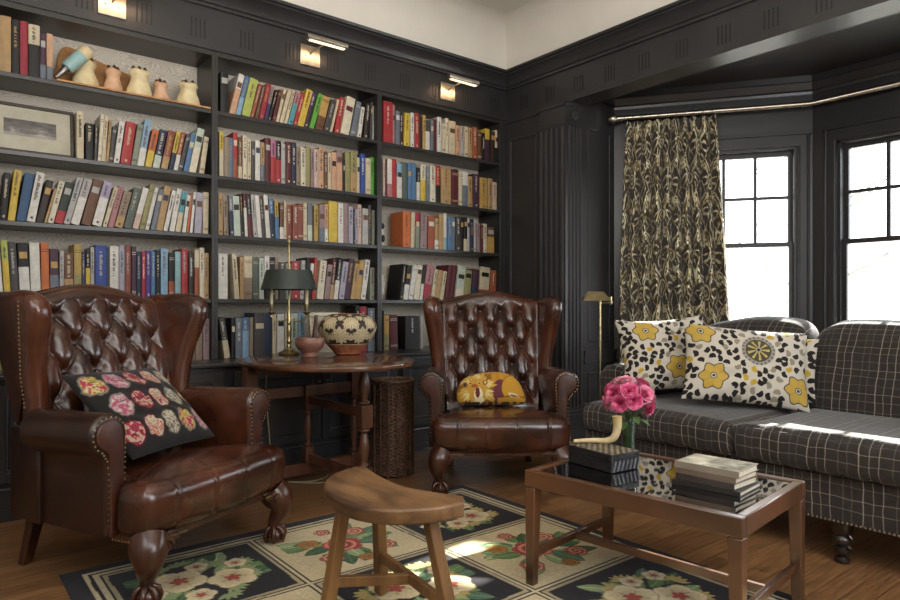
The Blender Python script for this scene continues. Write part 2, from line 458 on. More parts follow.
def wall_frame(P, Q):
    d = Vector((Q[0]-P[0], Q[1]-P[1], 0)); L = d.length; d.normalize(); n = Vector((d.y, -d.x, 0))
    return Matrix(((d.x, n.x, 0, P[0]), (d.y, n.y, 0, P[1]), (0, 0, 1, 0), (0, 0, 0, 1))), L
def window_wall(nm, P, Q, s0, s1, ncol, idx, z0=.60, z1=2.27, rail=1.505):
    T, L = wall_frame(P, Q); W = -.16
    m = MB(); m.bx(0, s0, W, 0, 0, BC, T).bx(s1, L, W, 0, 0, BC, T).bx(s0, s1, W, 0, 0, z0, T).bx(s0, s1, W, 0, z1, BC, T)
    struct(m.build('wall_bay_'+nm, PAINT))
    # crown moulding of the bay
    m = MB(); pr = [(0, 2.66), (.012, 2.66), (.016, 2.68), (.03, 2.69), (.05, 2.74), (.06, 2.745), (.065, BC), (0, BC)]
    m.loft([[(s, a, z) for a, z in pr] for s in (-.0, L)], M=T)
    struct(m.build('trim_%d' % (8+idx), PAINT2, ang=30))
    root = empty('window_%d' % idx, T @ Vector(((s0+s1)/2, 0, z0))); root['kind'] = 'structure'
    Ti = Matrix.Translation(-Vector(root.location)) @ T
    m = MB(); c = .085
    m.bx(s0-c, s0, 0, .022, z0-.02, z1+c, Ti).bx(s1, s1+c, 0, .022, z0-.02, z1+c, Ti).bx(s0, s1, 0, .022, z1, z1+c, Ti)
    m.bx(s0-c-.01, s1+c+.01, 0, .04, z1+c, z1+c+.03, Ti)
    m.tube([(s0-c+.012, .024, z0), (s0-c+.012, .024, z1+c)], .010, 8, M=Ti); m.tube([(s1+c-.012, .024, z0), (s1+c-.012, .024, z1+c)], .010, 8, M=Ti)
    m.tube([(s0-.012, .022, z0), (s0-.012, .022, z1)], .007, 8, M=Ti); m.tube([(s1+.012, .022, z0), (s1+.012, .022, z1)], .007, 8, M=Ti)
    m.bx(s0, s0+.02, -.14, 0, z0, z1, Ti).bx(s1-.02, s1, -.14, 0, z0, z1, Ti).bx(s0, s1, -.14, 0, z1-.02, z1, Ti)
    m.build('window_frame', FRAMEP, root)
    MB().bx(s0-c-.02, s1+c+.02, -.14, .06, z0-.045, z0, Ti).build('window_sill', PAINT2, root)
    gl, gr = s0+.05, s1-.05
    for nmx, a, b, y in (('upper_sash', rail, z1-.02, -.09), ('lower_sash', z0, rail+.035, -.055)):
        m = MB(); m.bx(s0+.02, gl, y-.02, y+.02, a, b, Ti).bx(gr, s1-.02, y-.02, y+.02, a, b, Ti)
        lo = .035 if nmx == 'upper_sash' else .07; m.bx(gl, gr, y-.02, y+.02, a, a+lo, Ti).bx(gl, gr, y-.02, y+.02, b-.035, b, Ti)
        if nmx == 'upper_sash':
            for k in range(1, ncol):
                s = gl + (gr-gl)*k/ncol; m.bx(s-.012, s+.012, y-.015, y+.015, a, b, Ti)
            zc = 1.893; m.bx(gl, gr, y-.0145, y+.0145, zc-.012, zc+.012, Ti)
        sh = m.build(nmx, FRAMEP, root)
        MB().bx(gl-.005, gr+.005, y-.003, y+.003, a+lo-.005, b-.03, Ti).build('glass_pane', GLASS, sh)
    # portal for the daylight
    ld = bpy.data.lights.new('window_portal', 'AREA'); ld.shape = 'RECTANGLE'; ld.size = s1-s0; ld.size_y = z1-z0; ld.cycles.is_portal = True
    lo_ = bpy.data.objects.new('window_portal', ld); COL.objects.link(lo_)
    ctr = T @ Vector(((s0+s1)/2, -.17, (z0+z1)/2)); n = (T.to_3x3() @ Vector((0, 1, 0)))
    lo_.location = ctr; lo_.rotation_euler = n.to_track_quat('-Z', 'Y').to_euler()
    return T
TW1 = window_wall('left', P0, P1, .335, 1.366, 4, 1)
TW2 = window_wall('center', P1, P2, .176, 1.806, 6, 2)
TW3 = window_wall('end', P2, P3, .10, 1.13, 4, 3)

# ------------------------------------------------------------------ built-in bookcase
ZS = [2.256, 1.855, 1.488, 1.088]      # shelf tops
UX = [-3.655, -2.475, -1.271, -.045]   # upright centres
CT = .712                              # worktop height
bays = ['left', 'middle', 'right']
for bi in range(3):
    x0, x1 = UX[bi] + .0, UX[bi+1]
    xc = (x0+x1)/2
    root = tag(empty('bookcase_unit', (xc, .14, CT)), 'black built-in bookcase, %s' % (
        {'left': 'left bay above the chair with the cat pillow', 'middle': 'middle bay above the oval table', 'right': 'right bay next to the fluted pilaster'}[bays[bi]]), 'bookcase')
    loc = Vector(root.location); Ti = Matrix.Translation(-loc)
    tl = .038/2
    MB().bx(x0, x0+tl, 0, .28, CT, ZT, Ti).build('side_panel', BOOKP, root, bevel=.002)
    MB().bx(x1-tl if bi < 2 else x1-tl, x1 if bi < 2 else -.002, 0, .28, CT, ZT, Ti).build('side_panel', BOOKP, root, bevel=.002)
    MB().bx(x0, x1, .28, .298, CT, ZT, Ti).build('back_panel', PAPERW, root)
    for z in ZS:
        MB().bx(x0+tl, x1-tl, .004, .28, z-.026, z, Ti).build('shelf', BOOKP, root, bevel=.003)
    MB().bx(x0+tl, x1-tl, .0, .28, ZT-.03, ZT, Ti).build('top_panel', BOOKP, root)
    # base cabinet of this bay
    lab = {'left': 'black panelled base cabinet behind the chair with the cat pillow', 'middle': 'black panelled base cabinet behind the oval drop-leaf table', 'right': 'black panelled base cabinet behind the chair with the lion cushion'}
    root = tag(empty('base_cabinet', (xc, 0, 0)), lab[bays[bi]], 'cabinet')
    Ti = Matrix.Translation((-xc, 0, 0))
    xe = x1 if bi < 2 else -.002
    MB().bx(x0, xe, -.225, .28, 0.10, CT-.028, Ti).build('carcass', PAINT, root)
    m = MB().bx(x0, xe, -.245, .1, 0, .15, Ti).bx(x0, xe, -.252, -.22, 0, .06, Ti)
    m.tube([(x0, -.246, .155), (xe, -.246, .155)], .010, 8, M=Ti); m.build('plinth', PAINT2, root)
    for k in range(2):
        a = x0 + .03 + k*(x1-x0-.06)/2 + .004; b = a + (x1-x0-.06)/2 - .008
        d = MB().bx(a+.004, b-.004, -.247, -.225, .189, .651, Ti)
        d.bx(a, a+.05, -.253, -.24, .185, .655, Ti).bx(b-.05, b, -.253, -.24, .185, .655, Ti).bx(a+.05, b-.05, -.2525, -.24, .185, .235, Ti).bx(a+.05, b-.05, -.2525, -.24, .605, .655, Ti)
        for (p, q) in (((a+.06, .245), (b-.06, .595)),):
            frame_mould(d, p, q, .007, 'x', -.248)
        d2 = d
        if True:
            nv = len(d2.v)
        dd = d2.build('door', PAINT2, root, bevel=.002)
        # frame_mould points are in room coordinates: shift the tail
        n_m = 4*16
        for v in dd.data.vertices[-n_m:]: v.co.x -= xc
        MB().sph((b-.025 if k == 0 else a+.025, -.268, .56), (.013, .013, .013), 10, 8, Ti).tube([(b-.025 if k == 0 else a+.025, -.25, .56), (b-.025 if k == 0 else a+.025, -.268, .56)], .005, 6, M=Ti).build('knob', PEWTER, dd)
        s = b-.006 if k == 0 else a+.006
    if bi == 2:
        v = MB().bx(-.96, -.80, -.258, -.24, .04, .125, Ti); vo = v.build('vent_grille', PAINT2, root)
        MB().bx(-.945, -.815, -.2595, -.257, .052, .113, Ti).build('slot', VENTM, vo)
tag(MB().bx(UX[0], -.002, -.262, .28, CT-.026, CT).build('worktop', PAINT2, bevel=.006), 'long black worktop running under all three bookcase bays', 'worktop')

# picture lights on the frieze
for i, (x, lab) in enumerate(((-3.055, 'left bay'), (-1.84, 'middle bay'), (-.65, 'right bay'))):
    root = tag(empty('picture_light', (x, -.012, 2.735)), 'satin nickel picture light with square plate above the %s' % lab, 'picture light', None)
    MB().bx(-.072, .072, -.012, 0, -.068, .068).build('backplate', NICKEL, root, bevel=.002)
    MB().tube([(0, -.012, .01), (.01, -.05, .03), (.05, -.10, .055), (.06, -.125, .075)], .005, 8).sph((-.035, -.014, -.005), .005).sph((.035, -.014, -.012), .005).build('arm', NICKEL, root)
    dx = .065
    sh = MB(); n = 14; ring = lambda xx, r: [(xx, -.125 + r*math.cos(-.35*PI + 1.7*PI*k/n), .075 + r*math.sin(-.35*PI + 1.7*PI*k/n)) for k in range(n+1)]
    sh.tube([(dx-.15, -.125, .078), (dx+.15, -.125, .078)], .021, 16)
    sh.build('tube_shade', NICKEL, root)
    MB().bx(dx-.13, dx+.13, -.137, -.113, .052, .059).build('lamp_tube', emis('warm_lamp_glow_%d' % i, (1, .82, .6), .9), root)
    ld = bpy.data.lights.new('picture_lamp', 'AREA'); ld.shape = 'RECTANGLE'; ld.size = .24; ld.size_y = .03; ld.energy = .34 if i == 1 else .4; ld.color = (1, .62, .32)
    lo_ = bpy.data.objects.new('picture_lamp', ld); COL.objects.link(lo_); lo_.location = (x+dx, -.15, 2.783); lo_.rotation_euler = (R(30), 0, 0)
# ------------------------------------------------------------------ books
PAL = dict(tan='#b8945f', black='#1f1d1c', crimson='#a31f35', cream='#d2c2a0', plum='#4a2c3f', slate='#6f7884', peach='#d3a27c', charcoal='#4a4744',
    ivory='#ddd3b8', white='#dcd8cf', red='#b3262a', sage='#8a907c', sky='#86aecb', orange='#cf6a24', yellow='#d8b82c', navy='#26304c', mint='#c0cdbb',
    brick='#8f4a38', rust='#a4532f', blue='#4f7ba6', denim='#34587f', espresso='#3a2b22', forest='#2c3a2e', silver='#b3b0ac', brown='#6f4a2f', lavender='#a79fbd',
    rose='#b57a80', taupe='#96826c', greygreen='#5a665c', blush='#d3b4a4', olive='#9a935a', teal='#4e9aa5', lilac='#aaa5b5', lime='#b3bd55', mustard='#b99a45',
    indigo='#3a3560', cobalt='#2b4a9b', violet='#4a3590', aqua='#8fb6bd', mauve='#9a7f80', maroon='#5f1f26', green='#5fae3a', gold='#c39a4a', pink='#b56a94', purple='#51306f')
_bm = {}
def dull(h, k):
    c = S(h); g = sum(c)/3
    return tuple((x*.88 + g*.12)*k for x in c)
def bookmat(c):
    if c not in _bm: _bm[c] = M(c+'_book_cloth', dull(PAL[c], .86), dull(PAL[c], .6), .5, scale=28, lo=.3, hi=.75, spec=.35)
    return _bm[c]
def lum(c): return sum(w*x for w, x in zip((.3, .6, .1), S(PAL[c])))
TABLE = [
    ("L0", 2.256, "tan/tan -3571 50 296 0;black -3519 35 288 0;crimson -3483 36 290 0;cream/black -3446 52 282 0;plum/slate -3393 28 246 0;peach/slate -3364 30 253 0"),
    ("L1", 1.855, "cream -3220 36 265 0;black/black -3176 39 206 0;charcoal -3133 15 213 1.3;ivory -3117 20 269 3.4;cream -3097 21 265 3.2;tan -3076 15 243 4.7;charcoal -3061 23 210 5.7;white -3037 30 245 7.4;red -3002 53 247 7.4;sage -2946 32 249 8.7;sky/white -2912 38 279 9;orange/yellow -2871 38 228 11.1;navy/mint -2827 39 236 10.8;brick/tan -2782 39 238 11;yellow/navy -2739 26 239 11.1;rust/white -2711 25 240 11.1;charcoal -2686 30 235 12.7;blue -2654 30 242 11.2;mint/ivory -2621 53 281 11.1;cream -2559 31 234 13.2"),
    ("L2", 1.488, "black -3571 30 249 4.1;yellow/yellow -3538 34 271 6.5;denim -3500 43 258 8.8;white -3455 40 270 9.7;espresso -3412 35 235 12.3;tan -3376 14 198 14.4;ivory -3360 30 237 13.5;forest/red -3328 41 233 13.7;silver -3285 31 267 14.3;silver/white -3252 44 264 14.7;brown -3201 49 266 13.7;lavender/white -3147 49 258 13.5;cream -3094 27 237 14.7;rose -3065 31 244 13.4;taupe/tan -3032 43 217 13.7;greygreen -2983 42 242 13.7;white/blush -2938 37 249 13.5;olive -2900 30 274 12.6;white -2868 24 258 12.3;slate -2841 31 247 11.4;tan -2809 39 272 10.6;white -2768 29 250 11.8;white -2734 31 263 9.9;teal/cream -2701 39 247 9.4;white -2660 26 230 7.2;orange -2633 14 237 7.2;white -2616 24 250 5.5;lilac -2589 45 251 3;cream -2536 35 259 1.3"),
    ("L3", 1.088, "white -3571 17 280 -3.7;lime/yellow -3551 30 297 -3.3;charcoal -3519 35 293 -3.3;black/white -3482 47 290 -2.6;white -3433 46 293 -1.8;orange -3385 38 295 -1;plum/slate -3345 42 265 -1.1;silver -3302 21 256 0;brown/tan -3280 45 246 0;mustard/olive -3233 37 298 0;indigo -3195 17 255 0;black/yellow -3176 22 256 0;silver -3152 20 285 0;cobalt -3130 59 298 0;charcoal -3070 12 288 0;white -3056 47 296 0;lilac -3007 29 303 0;brick -2975 31 305 0;plum -2941 27 301 0;navy -2913 24 273 0;crimson -2887 23 274 0;violet -2863 27 281 0;blue -2834 23 277 0;black -2809 25 284 0;sky -2782 41 297 0;black/rust -2737 33 275 0;aqua -2700 34 283 0;red -2663 38 303 0;espresso -2622 32 280 0;cream/rust -2587 29 300 0;ivory -2557 29 314 0;tan -2526 31 284 0"),
    ("L4", 0.712, "olive -3571 18 228 0;mustard -3551 19 229 0;taupe -2615 35 238 0;taupe -2577 40 246 0;mauve -2535 40 253 0"),
    ("M0", 2.256, "black/black -2426 50 258 0;white/peach -2373 39 272 13.6;blue/sky -2331 32 268 13.9;lime -2295 56 257 13.2;rust -2236 27 239 14.3;brown -2206 24 234 13.3;crimson -2179 34 248 12.5;mauve/indigo -2142 24 236 11.7;black -2116 26 223 14.1;maroon -2089 24 224 12.3;cream -2062 22 238 13.4;cream -2037 28 239 15.2;cream -2006 23 240 15.1;rose/teal -1980 37 235 15.5;red -1941 29 236 15.6;yellow -1909 48 271 15.3;purple/plum -1858 33 259 14.7;green -1821 43 261 16.2;gold/brown -1774 60 249 14;charcoal -1709 45 237 14.9;cream -1661 33 252 14;red -1625 41 268 10.4;ivory -1581 70 277 11.6;slate -1498 56 266 12.5;white/white -1437 30 231 8.4;espresso -1387 46 262 5.7;charcoal -1336 26 278 5.3;silver -1308 32 257 2"),
    ("M1", 1.855, "yellow/cream -2436 27 282 0;taupe -2406 37 252 0;blue -2368 21 253 0;red/rust -2346 30 292 0;brown/cream -2312 25 268 0;ivory -2285 28 282 0;cream -2255 26 264 0;charcoal -2227 21 252 0;white -2204 34 260 0;tan/slate -2167 28 255 0;maroon -2136 38 289 0;pink/red -2096 36 284 0;black/red -2057 34 285 0;silver -2020 30 273 0;maroon -1988 36 288 0;navy -1950 35 290 0;taupe -1912 29 271 0;ivory -1881 37 265 0;olive -1842 33 280 0;mauve -1806 22 268 0;blush -1782 36 269 0;peach -1743 37 291 0;brown -1703 25 265 0;cream -1677 25 259 0;peach -1650 40 267 0;mauve/peach -1608 48 290 0;black -1556 17 234 0;olive -1536 40 285 0;olive/tan -1494 55 294 0;cream -1437 21 260 0;cobalt -1414 38 290 0;cream -1373 44 263 0;green -1327 50 279 0"),
    ("M2", 1.488, "tan -2439 29 263 0;taupe -2404 32 246 -1.4;slate/navy -2369 28 253 -4.5;mint -2339 46 255 -4.5;black -2292 20 275 -5.6;maroon/white -2270 19 276 -5.6;black/maroon -2249 32 277 -7;silver -2214 26 272 -5.7;white -2186 29 273 -4.4;charcoal -2155 26 275 -4.4;white -2127 30 282 -4.3;blue/navy -2095 30 264 -3;mustard/blue -2063 27 252 -1.6;brown/white -2034 28 240 0;cream -2004 17 254 0;brick -1985 41 235 0;brick -1943 43 236 0;brick -1898 37 251 0;cream -1859 28 259 0;slate/mint -1829 35 260 0;mustard -1781 34 248 0;mauve/slate -1744 42 257 0;peach/white -1699 28 265 0;yellow -1669 68 288 0;white -1598 44 283 0;mauve -1549 35 285 0;lilac -1512 37 265 0;navy -1473 16 251 0;lilac -1455 22 252 0;blush -1430 30 289 0;silver -1398 50 262 0;charcoal -1345 21 292 0;sage -1315 29 257 0"),
    ("M3", 1.088, "white -2440 60 283 0;cream -2337 32 286 -4;tan -2302 26 269 0;cream/taupe -2274 55 277 0;greygreen -2217 39 272 0;mint -2175 33 267 0;white/black -2140 35 282 0;black -2103 37 277 0;taupe -2064 24 278 0;charcoal -2038 46 246 0;sage -1989 41 241 0;red -1946 53 256 0;silver -1890 29 265 3.2;black -1858 27 286 4.4;white/black -1829 25 247 5.3;red -1802 19 289 4.6;rust -1781 13 262 5;ivory -1765 51 270 6.6;mauve -1706 40 244 7.2;maroon/tan -1663 31 287 6.2;black/white -1630 33 296 7.9;lilac -1593 44 269 8.5;plum -1546 43 292 8;tan -1499 37 258 9.2;gold -1459 42 281 8.5;white -1414 66 291 8.4;sage -1333 38 235 6.3"),
    ("M4", 0.712, "charcoal/cream -2401 38 259 -8.4;black -2359 24 254 0;slate -2332 44 255 0;blue/sky -2285 43 257 0;taupe -2239 26 258 0;charcoal -2210 72 286 0;navy -2136 50 282 0;cream -2083 29 277 0;white -2051 51 279 0;cream -1997 39 281 0;mint -1956 53 283 0;sky -1899 46 285 0;black -1454 40 332 0;crimson -1410 52 327 0;slate -1353 69 315 0"),
    ("R0", 2.256, "red/red -1215 81 313 0;rose -1131 18 300 0;slate -1109 38 256 0;espresso -1066 32 250 0;yellow -1029 56 259 2.2;white -969 35 269 0;red -932 39 270 0;espresso -890 33 256 0;gold -855 29 272 0;charcoal/white -822 41 242 0;slate -779 28 243 0;maroon -747 33 260 0;white -706 41 285 0;cream -662 32 239 0;ivory -627 34 288 0;cream -589 65 274 0;peach -517 45 251 0;silver -469 37 253 0;cream -428 42 254 0;tan -383 39 255 0;rust -342 50 265 0;brown -287 44 242 0;black -238 33 234 0;yellow/plum -200 54 278 0;espresso -141 46 263 0;cream/black -92 36 281 0"),
    ("R1", 1.855, "blush -1219 20 282 0;maroon -1197 13 283 0;white/rose -1183 41 284 0;red -1139 41 293 0;sky/white -1095 44 265 0;greygreen -1047 46 281 0;blue -997 35 283 0;blue -960 43 284 0;black/white -912 31 255 0;ivory/yellow -877 50 287 0;slate -822 35 274 0;ivory -784 55 291 0;red/black -726 51 301 0;tan -672 103 296 0;maroon -564 68 291 0;cream -491 38 285 0;white/slate -450 57 286 0;tan -390 52 255 0;plum -333 68 282 0;gold -260 80 260 0;tan -175 55 262 0;blush -116 58 238 0"),
    ("R2", 1.488, "orange -1043 70 274 0;cream -965 43 277 2.1;crimson/sage -919 39 278 0;mauve -876 70 280 1.8;rust -803 66 259 0;tan/white -735 38 245 0;tan -694 47 278 0;white/aqua -644 33 295 0;blue -608 45 265 0;slate -560 36 266 0;charcoal -520 49 276 0;black -469 30 277 0;black/cream -437 35 278 0;silver -398 28 279 0;navy -368 42 272 0;silver -324 29 274 0;mauve -293 37 241 0;maroon -254 29 234 0;ivory -222 42 243 0;brown/gold -173 78 220 0"),
    ("R3", 1.088, "black -1071 29 273 7.7;black/white -1039 42 266 7.9;white -992 51 268 10.1;ivory -938 50 270 8.2;black/white -884 27 271 8.2;rose/crimson -855 68 273 10.4;cream -775 36 244 9.1;tan -737 47 237 9.8;cream -688 35 230 9.9;maroon -637 51 280 8.5;maroon -582 50 282 8.5;mint/ivory -528 81 276 6.6;olive -439 75 246 5.1;plum/navy -353 72 257 5.1;cream/brick -272 108 276 4.8;rust -146 69 254 2.7"),
    ("R4", 0.712, "black -1225 18 297 0;gold/olive -1206 45 261 0;maroon -1156 72 263 -3.9;black -1016 132 253 0;silver -878 27 248 0"),
]
ORD = ['first', 'second', 'third', 'fourth', 'fifth', 'sixth', 'seventh', 'eighth', 'ninth', 'tenth', 'eleventh', 'twelfth', 'thirteenth', 'fourteenth', 'fifteenth', 'sixteenth',
       'seventeenth', 'eighteenth', 'nineteenth', 'twentieth', 'twenty-first', 'twenty-second', 'twenty-third', 'twenty-fourth', 'twenty-fifth', 'twenty-sixth', 'twenty-seventh',
       'twenty-eighth', 'twenty-ninth', 'thirtieth', 'thirty-first', 'thirty-second', 'thirty-third', 'thirty-fourth']
BAY = {'L': 'left', 'M': 'middle', 'R': 'right'}
SHF = ['top shelf', 'second shelf', 'third shelf', 'fourth shelf', 'worktop']
def make_book(x, z, w, h, d, ang, c1, c2, label, group, rnd):
    """pivot on the corner the book leans over"""
    pv = w if ang > 0 else 0
    root = tag(empty('book', (x + pv + (.0 if ang > 0 else 0), .03 + rnd.uniform(0, .012), z)), label, 'book', group)
    root.rotation_euler = (0, R(ang), 0)
    t = min(.0028, w*.2); a0, a1 = -pv, w - pv
    m = MB(); k = 5
    prof = [(a0 + (a1-a0)*i/k, -.0035*math.sin(PI*i/k)*min(1, w/.03)) for i in range(k+1)]
    pl = prof + [(a1, d), (a1-t, d), (a1-t, t), (a0+t, t), (a0+t, d), (a0, d)]
    def prism(poly, z0, z1, mm):
        # U shaped cover: loft of the open outline
        mm.loft([[(p[0], p[1], z0) for p in poly], [(p[0], p[1], z1) for p in poly]])
    mats = [(c1, 0, h)]
    if c2:
        cut = rnd.uniform(.3, .5) if rnd.random() < .6 else rnd.uniform(.55, .68)
        mats = [(c2, 0, h*cut), (c1, h*cut, h)]
    first = True
    for c, z0, z1 in mats:
        m = MB(); prism(pl, z0, z1, m)
        m.build('cover' if first or True else 'cover', bookmat(c), root, ang=35)
    MB().bx(a0+t, a1-t, t, d-.004, .003, h-.004).build('pages', PAPER, root)
    # worn lettering and bands on the spine, too small to read
    yf = -.0042*min(1, w/.03) - .0003
    if w > .013 and rnd.random() < .88:
        base = c1; dark = lum(base) > .22
        tc = rnd.choice(['black', 'espresso', 'maroon', 'navy', 'brown']) if dark else rnd.choice(['ivory', 'gold', 'cream', 'silver', 'white'])
        m = MB(); cx = (a0+a1)/2; tw = min(w*.42, .016)
        zz = h*rnd.uniform(.42, .52) if not c2 else mats[-1][1] + .01
        top = h*rnd.uniform(.86, .95)
        st = rnd.random()
        if st < .62:
            while zz < top:
                l = rnd.uniform(.004, .009)
                e = rnd.uniform(.2, .5)*tw*.6
                m.bx(cx-tw/2, cx-tw/2+rnd.uniform(.5, 1)*tw, yf, yf+.0015, zz, zz+l*.55); zz += l*.55 + rnd.uniform(.0015, .003)
                if rnd.random() < .14: zz += .008
        elif st < .82:
            zz = h*rnd.uniform(.6, .75); m.bx(a0+w*.12, a1-w*.12, yf, yf+.0015, zz, zz+.035)
        else:
            for q in (.84, .88): m.bx(a0+w*.08, a1-w*.08, yf, yf+.0015, h*q, h*q+.003)
            m2 = MB()
            for q in (.1, .13): m2.bx(a0+w*.08, a1-w*.08, yf, yf+.0015, h*q, h*q+.003)
            m2.build('spine_band', bookmat(tc), root)
        if st < .62 and rnd.random() < .5: MB().bx(cx-tw*.35, cx+tw*.35, yf, yf+.0015, h*.06, h*.06+.012).build('spine_mark', bookmat(tc), root)
        m.build('spine_lettering' if st < .82 else 'spine_band', bookmat(tc), root)
    return root
rnd = random.Random(11)
WORD = dict(cream='cream', ivory='ivory', sky='sky blue', denim='denim blue', greygreen='grey green', espresso='dark brown', slate='slate grey', mint='pale mint', aqua='pale aqua', sage='sage green',
            silver='silver grey', lime='lime green', forest='dark green', plum='dark plum')
def cw(c): return WORD.get(c, c)
for key, z, s in TABLE:
    items = [t.split() for t in s.split(';')]
    n = len(items)
    bi_ = 'LMR'.index(key[0]); lo_x = UX[bi_] + .021; hi_x = UX[bi_+1] - .021
    geo = [[float(t[1])/1000, float(t[2])/1000, float(t[3])/1000, R(float(t[4]))] for t in items]
    for i in range(n-1, -1, -1):      # a book may lean right no further than what stands next to it
        x_, w_, h_, a_ = geo[i]
        if x_ + w_ > hi_x: geo[i][1] = w_ = max(.012, hi_x - x_ - .001); geo[i][0] = x_ = min(x_, hi_x - w_ - .001)
        if a_ > 0:
            if i == n-1: lim = max(0, (hi_x - x_ - w_ - .001)/h_)
            else:
                xn, wn, hn, an = geo[i+1]; 
                need = h_*(math.tan(a_) - math.tan(an)) - (xn - x_ - w_)
                if need > 0: take = min(need, max(0, .65*(w_-.013))); w_ -= take; geo[i][1] = w_
                lim = max(0, (xn - x_ - w_)/h_ + math.tan(an))
            geo[i][3] = max(0, min(a_, math.atan(lim)))
    for i in range(n):
        x_, w_, h_, a_ = geo[i]
        if x_ < lo_x: geo[i][0] = x_ = lo_x + .001
        if a_ < 0:
            if i == 0: lim = max(0, (x_ - lo_x - .001)/h_)
            else:
                xp, wp, hp, ap = geo[i-1]; lim = max(0, (x_ - xp - wp)/h_ + (math.tan(-ap) if ap < 0 else 0))
            geo[i][3] = -min(-a_, math.atan(lim))
    for i, (c, x, w, h, a) in enumerate(items):
        a0_ = float(a); x, w, h, a = geo[i]; a = math.degrees(a)
        cc = c.split('/'); c1 = cc[0]; c2 = cc[1] if len(cc) > 1 and cc[1] != cc[0] else None
        th = w*math.cos(R(a)) - .0018
        th = max(th, .006)
        d = rnd.uniform(.13, .185) if h < .27 else rnd.uniform(.16, .2)
        size = 'thick ' if w > .045 else ('thin ' if w < .017 else ('tall ' if h > .29 else ('short ' if h < .21 else '')))
        lean = ' leaning right' if a > 6 else (' leaning left' if a < -3 else '')
        two = ' over ' + cw(c2) if c2 else ''
        if i <= n//2: where = 'first from the left' if i == 0 else ORD[i] + ' from left'
        else: where = 'last' if i == n-1 else ORD[n-1-i] + ' from right'
        label = '%s%s%s book%s, %s on %s of %s bay' % (size, cw(c1), two, lean, where, SHF[int(key[1])], BAY[key[0]])
        if len(label.replace('-', ' ').split()) > 16: label = label.replace(size, '', 1) if size else label.replace(' shelf of ', ' shelf, ')
        if len(label.replace('-', ' ').split()) > 16: label = label.replace(' leaning', '')
        make_book(x + .0003, z + .0006, th, h, d, a, c1, c2, label, 'books on the %s of the %s bay' % (SHF[int(key[1])], BAY[key[0]]), rnd)

# ------------------------------------------------------------------ other things on the shelves
# top shelf, left bay: burl board, glazed cylinder, bell shaped ornaments
z0 = ZS[0]
pts = spl([(-.15, 0), (.30, 0), (.36, .06), (.24, .17), (.08, .22), (-.10, .27), (-.15, .14)], 6)
b = MB().slab(pts, .02, .006, lambda a, b_, c: (a, c, b_)).build('burl_board', BURL, ang=50, loc=(-3.14, .235, z0+.013), rot=(R(-7), 0, 0)); tag(b, 'swirl-grained burl wood board propped behind the pale blue cylinder on the top shelf', 'board')
root = tag(empty('glazed_cylinder', (-3.322, .04, z0+.026)), 'pale blue and cream cylinder ornament leaning on the top left shelf', 'ornament'); root.rotation_euler = (0, R(40), R(8))
MB().lathe([(0, 0), (.012, 0), (.014, .03), (.02, .075), (.024, .08)], 20).build('spout', PEWTER, root)
MB().lathe([(.024, .08), (.032, .085), (.036, .10), (.038, .20)], 20).build('body', PALEBLUE, root)
MB().lathe([(.038, .20), (.036, .245), (.028, .255), (0, .258)], 20).build('cap', CREAMC, root)
for i, (x, h, w, lab, mt) in enumerate(((-3.165, .185, .074, 'pale cream bell-shaped ornament with dark tip, next to the blue cylinder', CREAMC), (-3.02, .165, .055, 'blush bell-shaped ornament between the two larger cream ones', BLUSHC),
        (-2.885, .18, .072, 'middle cream bell-shaped ornament with plain top on the top left shelf', CREAMC), (-2.755, .14, .052, 'small blush ornament with brown knob on the top left shelf', BLUSHC), (-2.60, .16, .073, 'rightmost cream bell-shaped ornament nearest the upright on the top left shelf', CREAMC))):
    root = tag(empty('bell_ornament', (x, (.135 if i == 0 else .105) + .03*(i % 2), z0+.0126)), lab, 'ornament', 'bell-shaped ornaments on the top left shelf')
    pr = [(0, 0), (w, 0), (w*1.02, h*.08), (w*.86, h*.35), (w*.62, h*.6), (w*.66, h*.72), (w*.8, h*.8), (w*.72, h*.9), (w*.4, h*.97), (0, h)]
    m = MB(); nn = 28
    m.loft([[(r*math.cos(2*PI*k/nn)*(1+.06*math.cos(5*2*PI*k/nn+i)), .75*r*math.sin(2*PI*k/nn), z+.004*math.sin(3*2*PI*k/nn+i)*(1 if z > 0 else 0)) for k in range(nn)] for r, z in pr])
    m.build('body', mt, root, ang=60)
    m = MB()
    for k in range(5): m.sph((w*.45*math.cos(k*1.3+i), w*.3*math.sin(k*1.3+i), h*.96), (.012, .010, .014+.004*(k % 2)), 7, 5)
    m.build('tip', DARKTIP, root)
tag(MB().bx(-3.322, -2.50, -.002, .20, z0+.0006, z0+.012).build('shelf_board', BURL, bevel=.002), 'bare brown wooden board lying along the top left shelf under the ornaments', 'board')
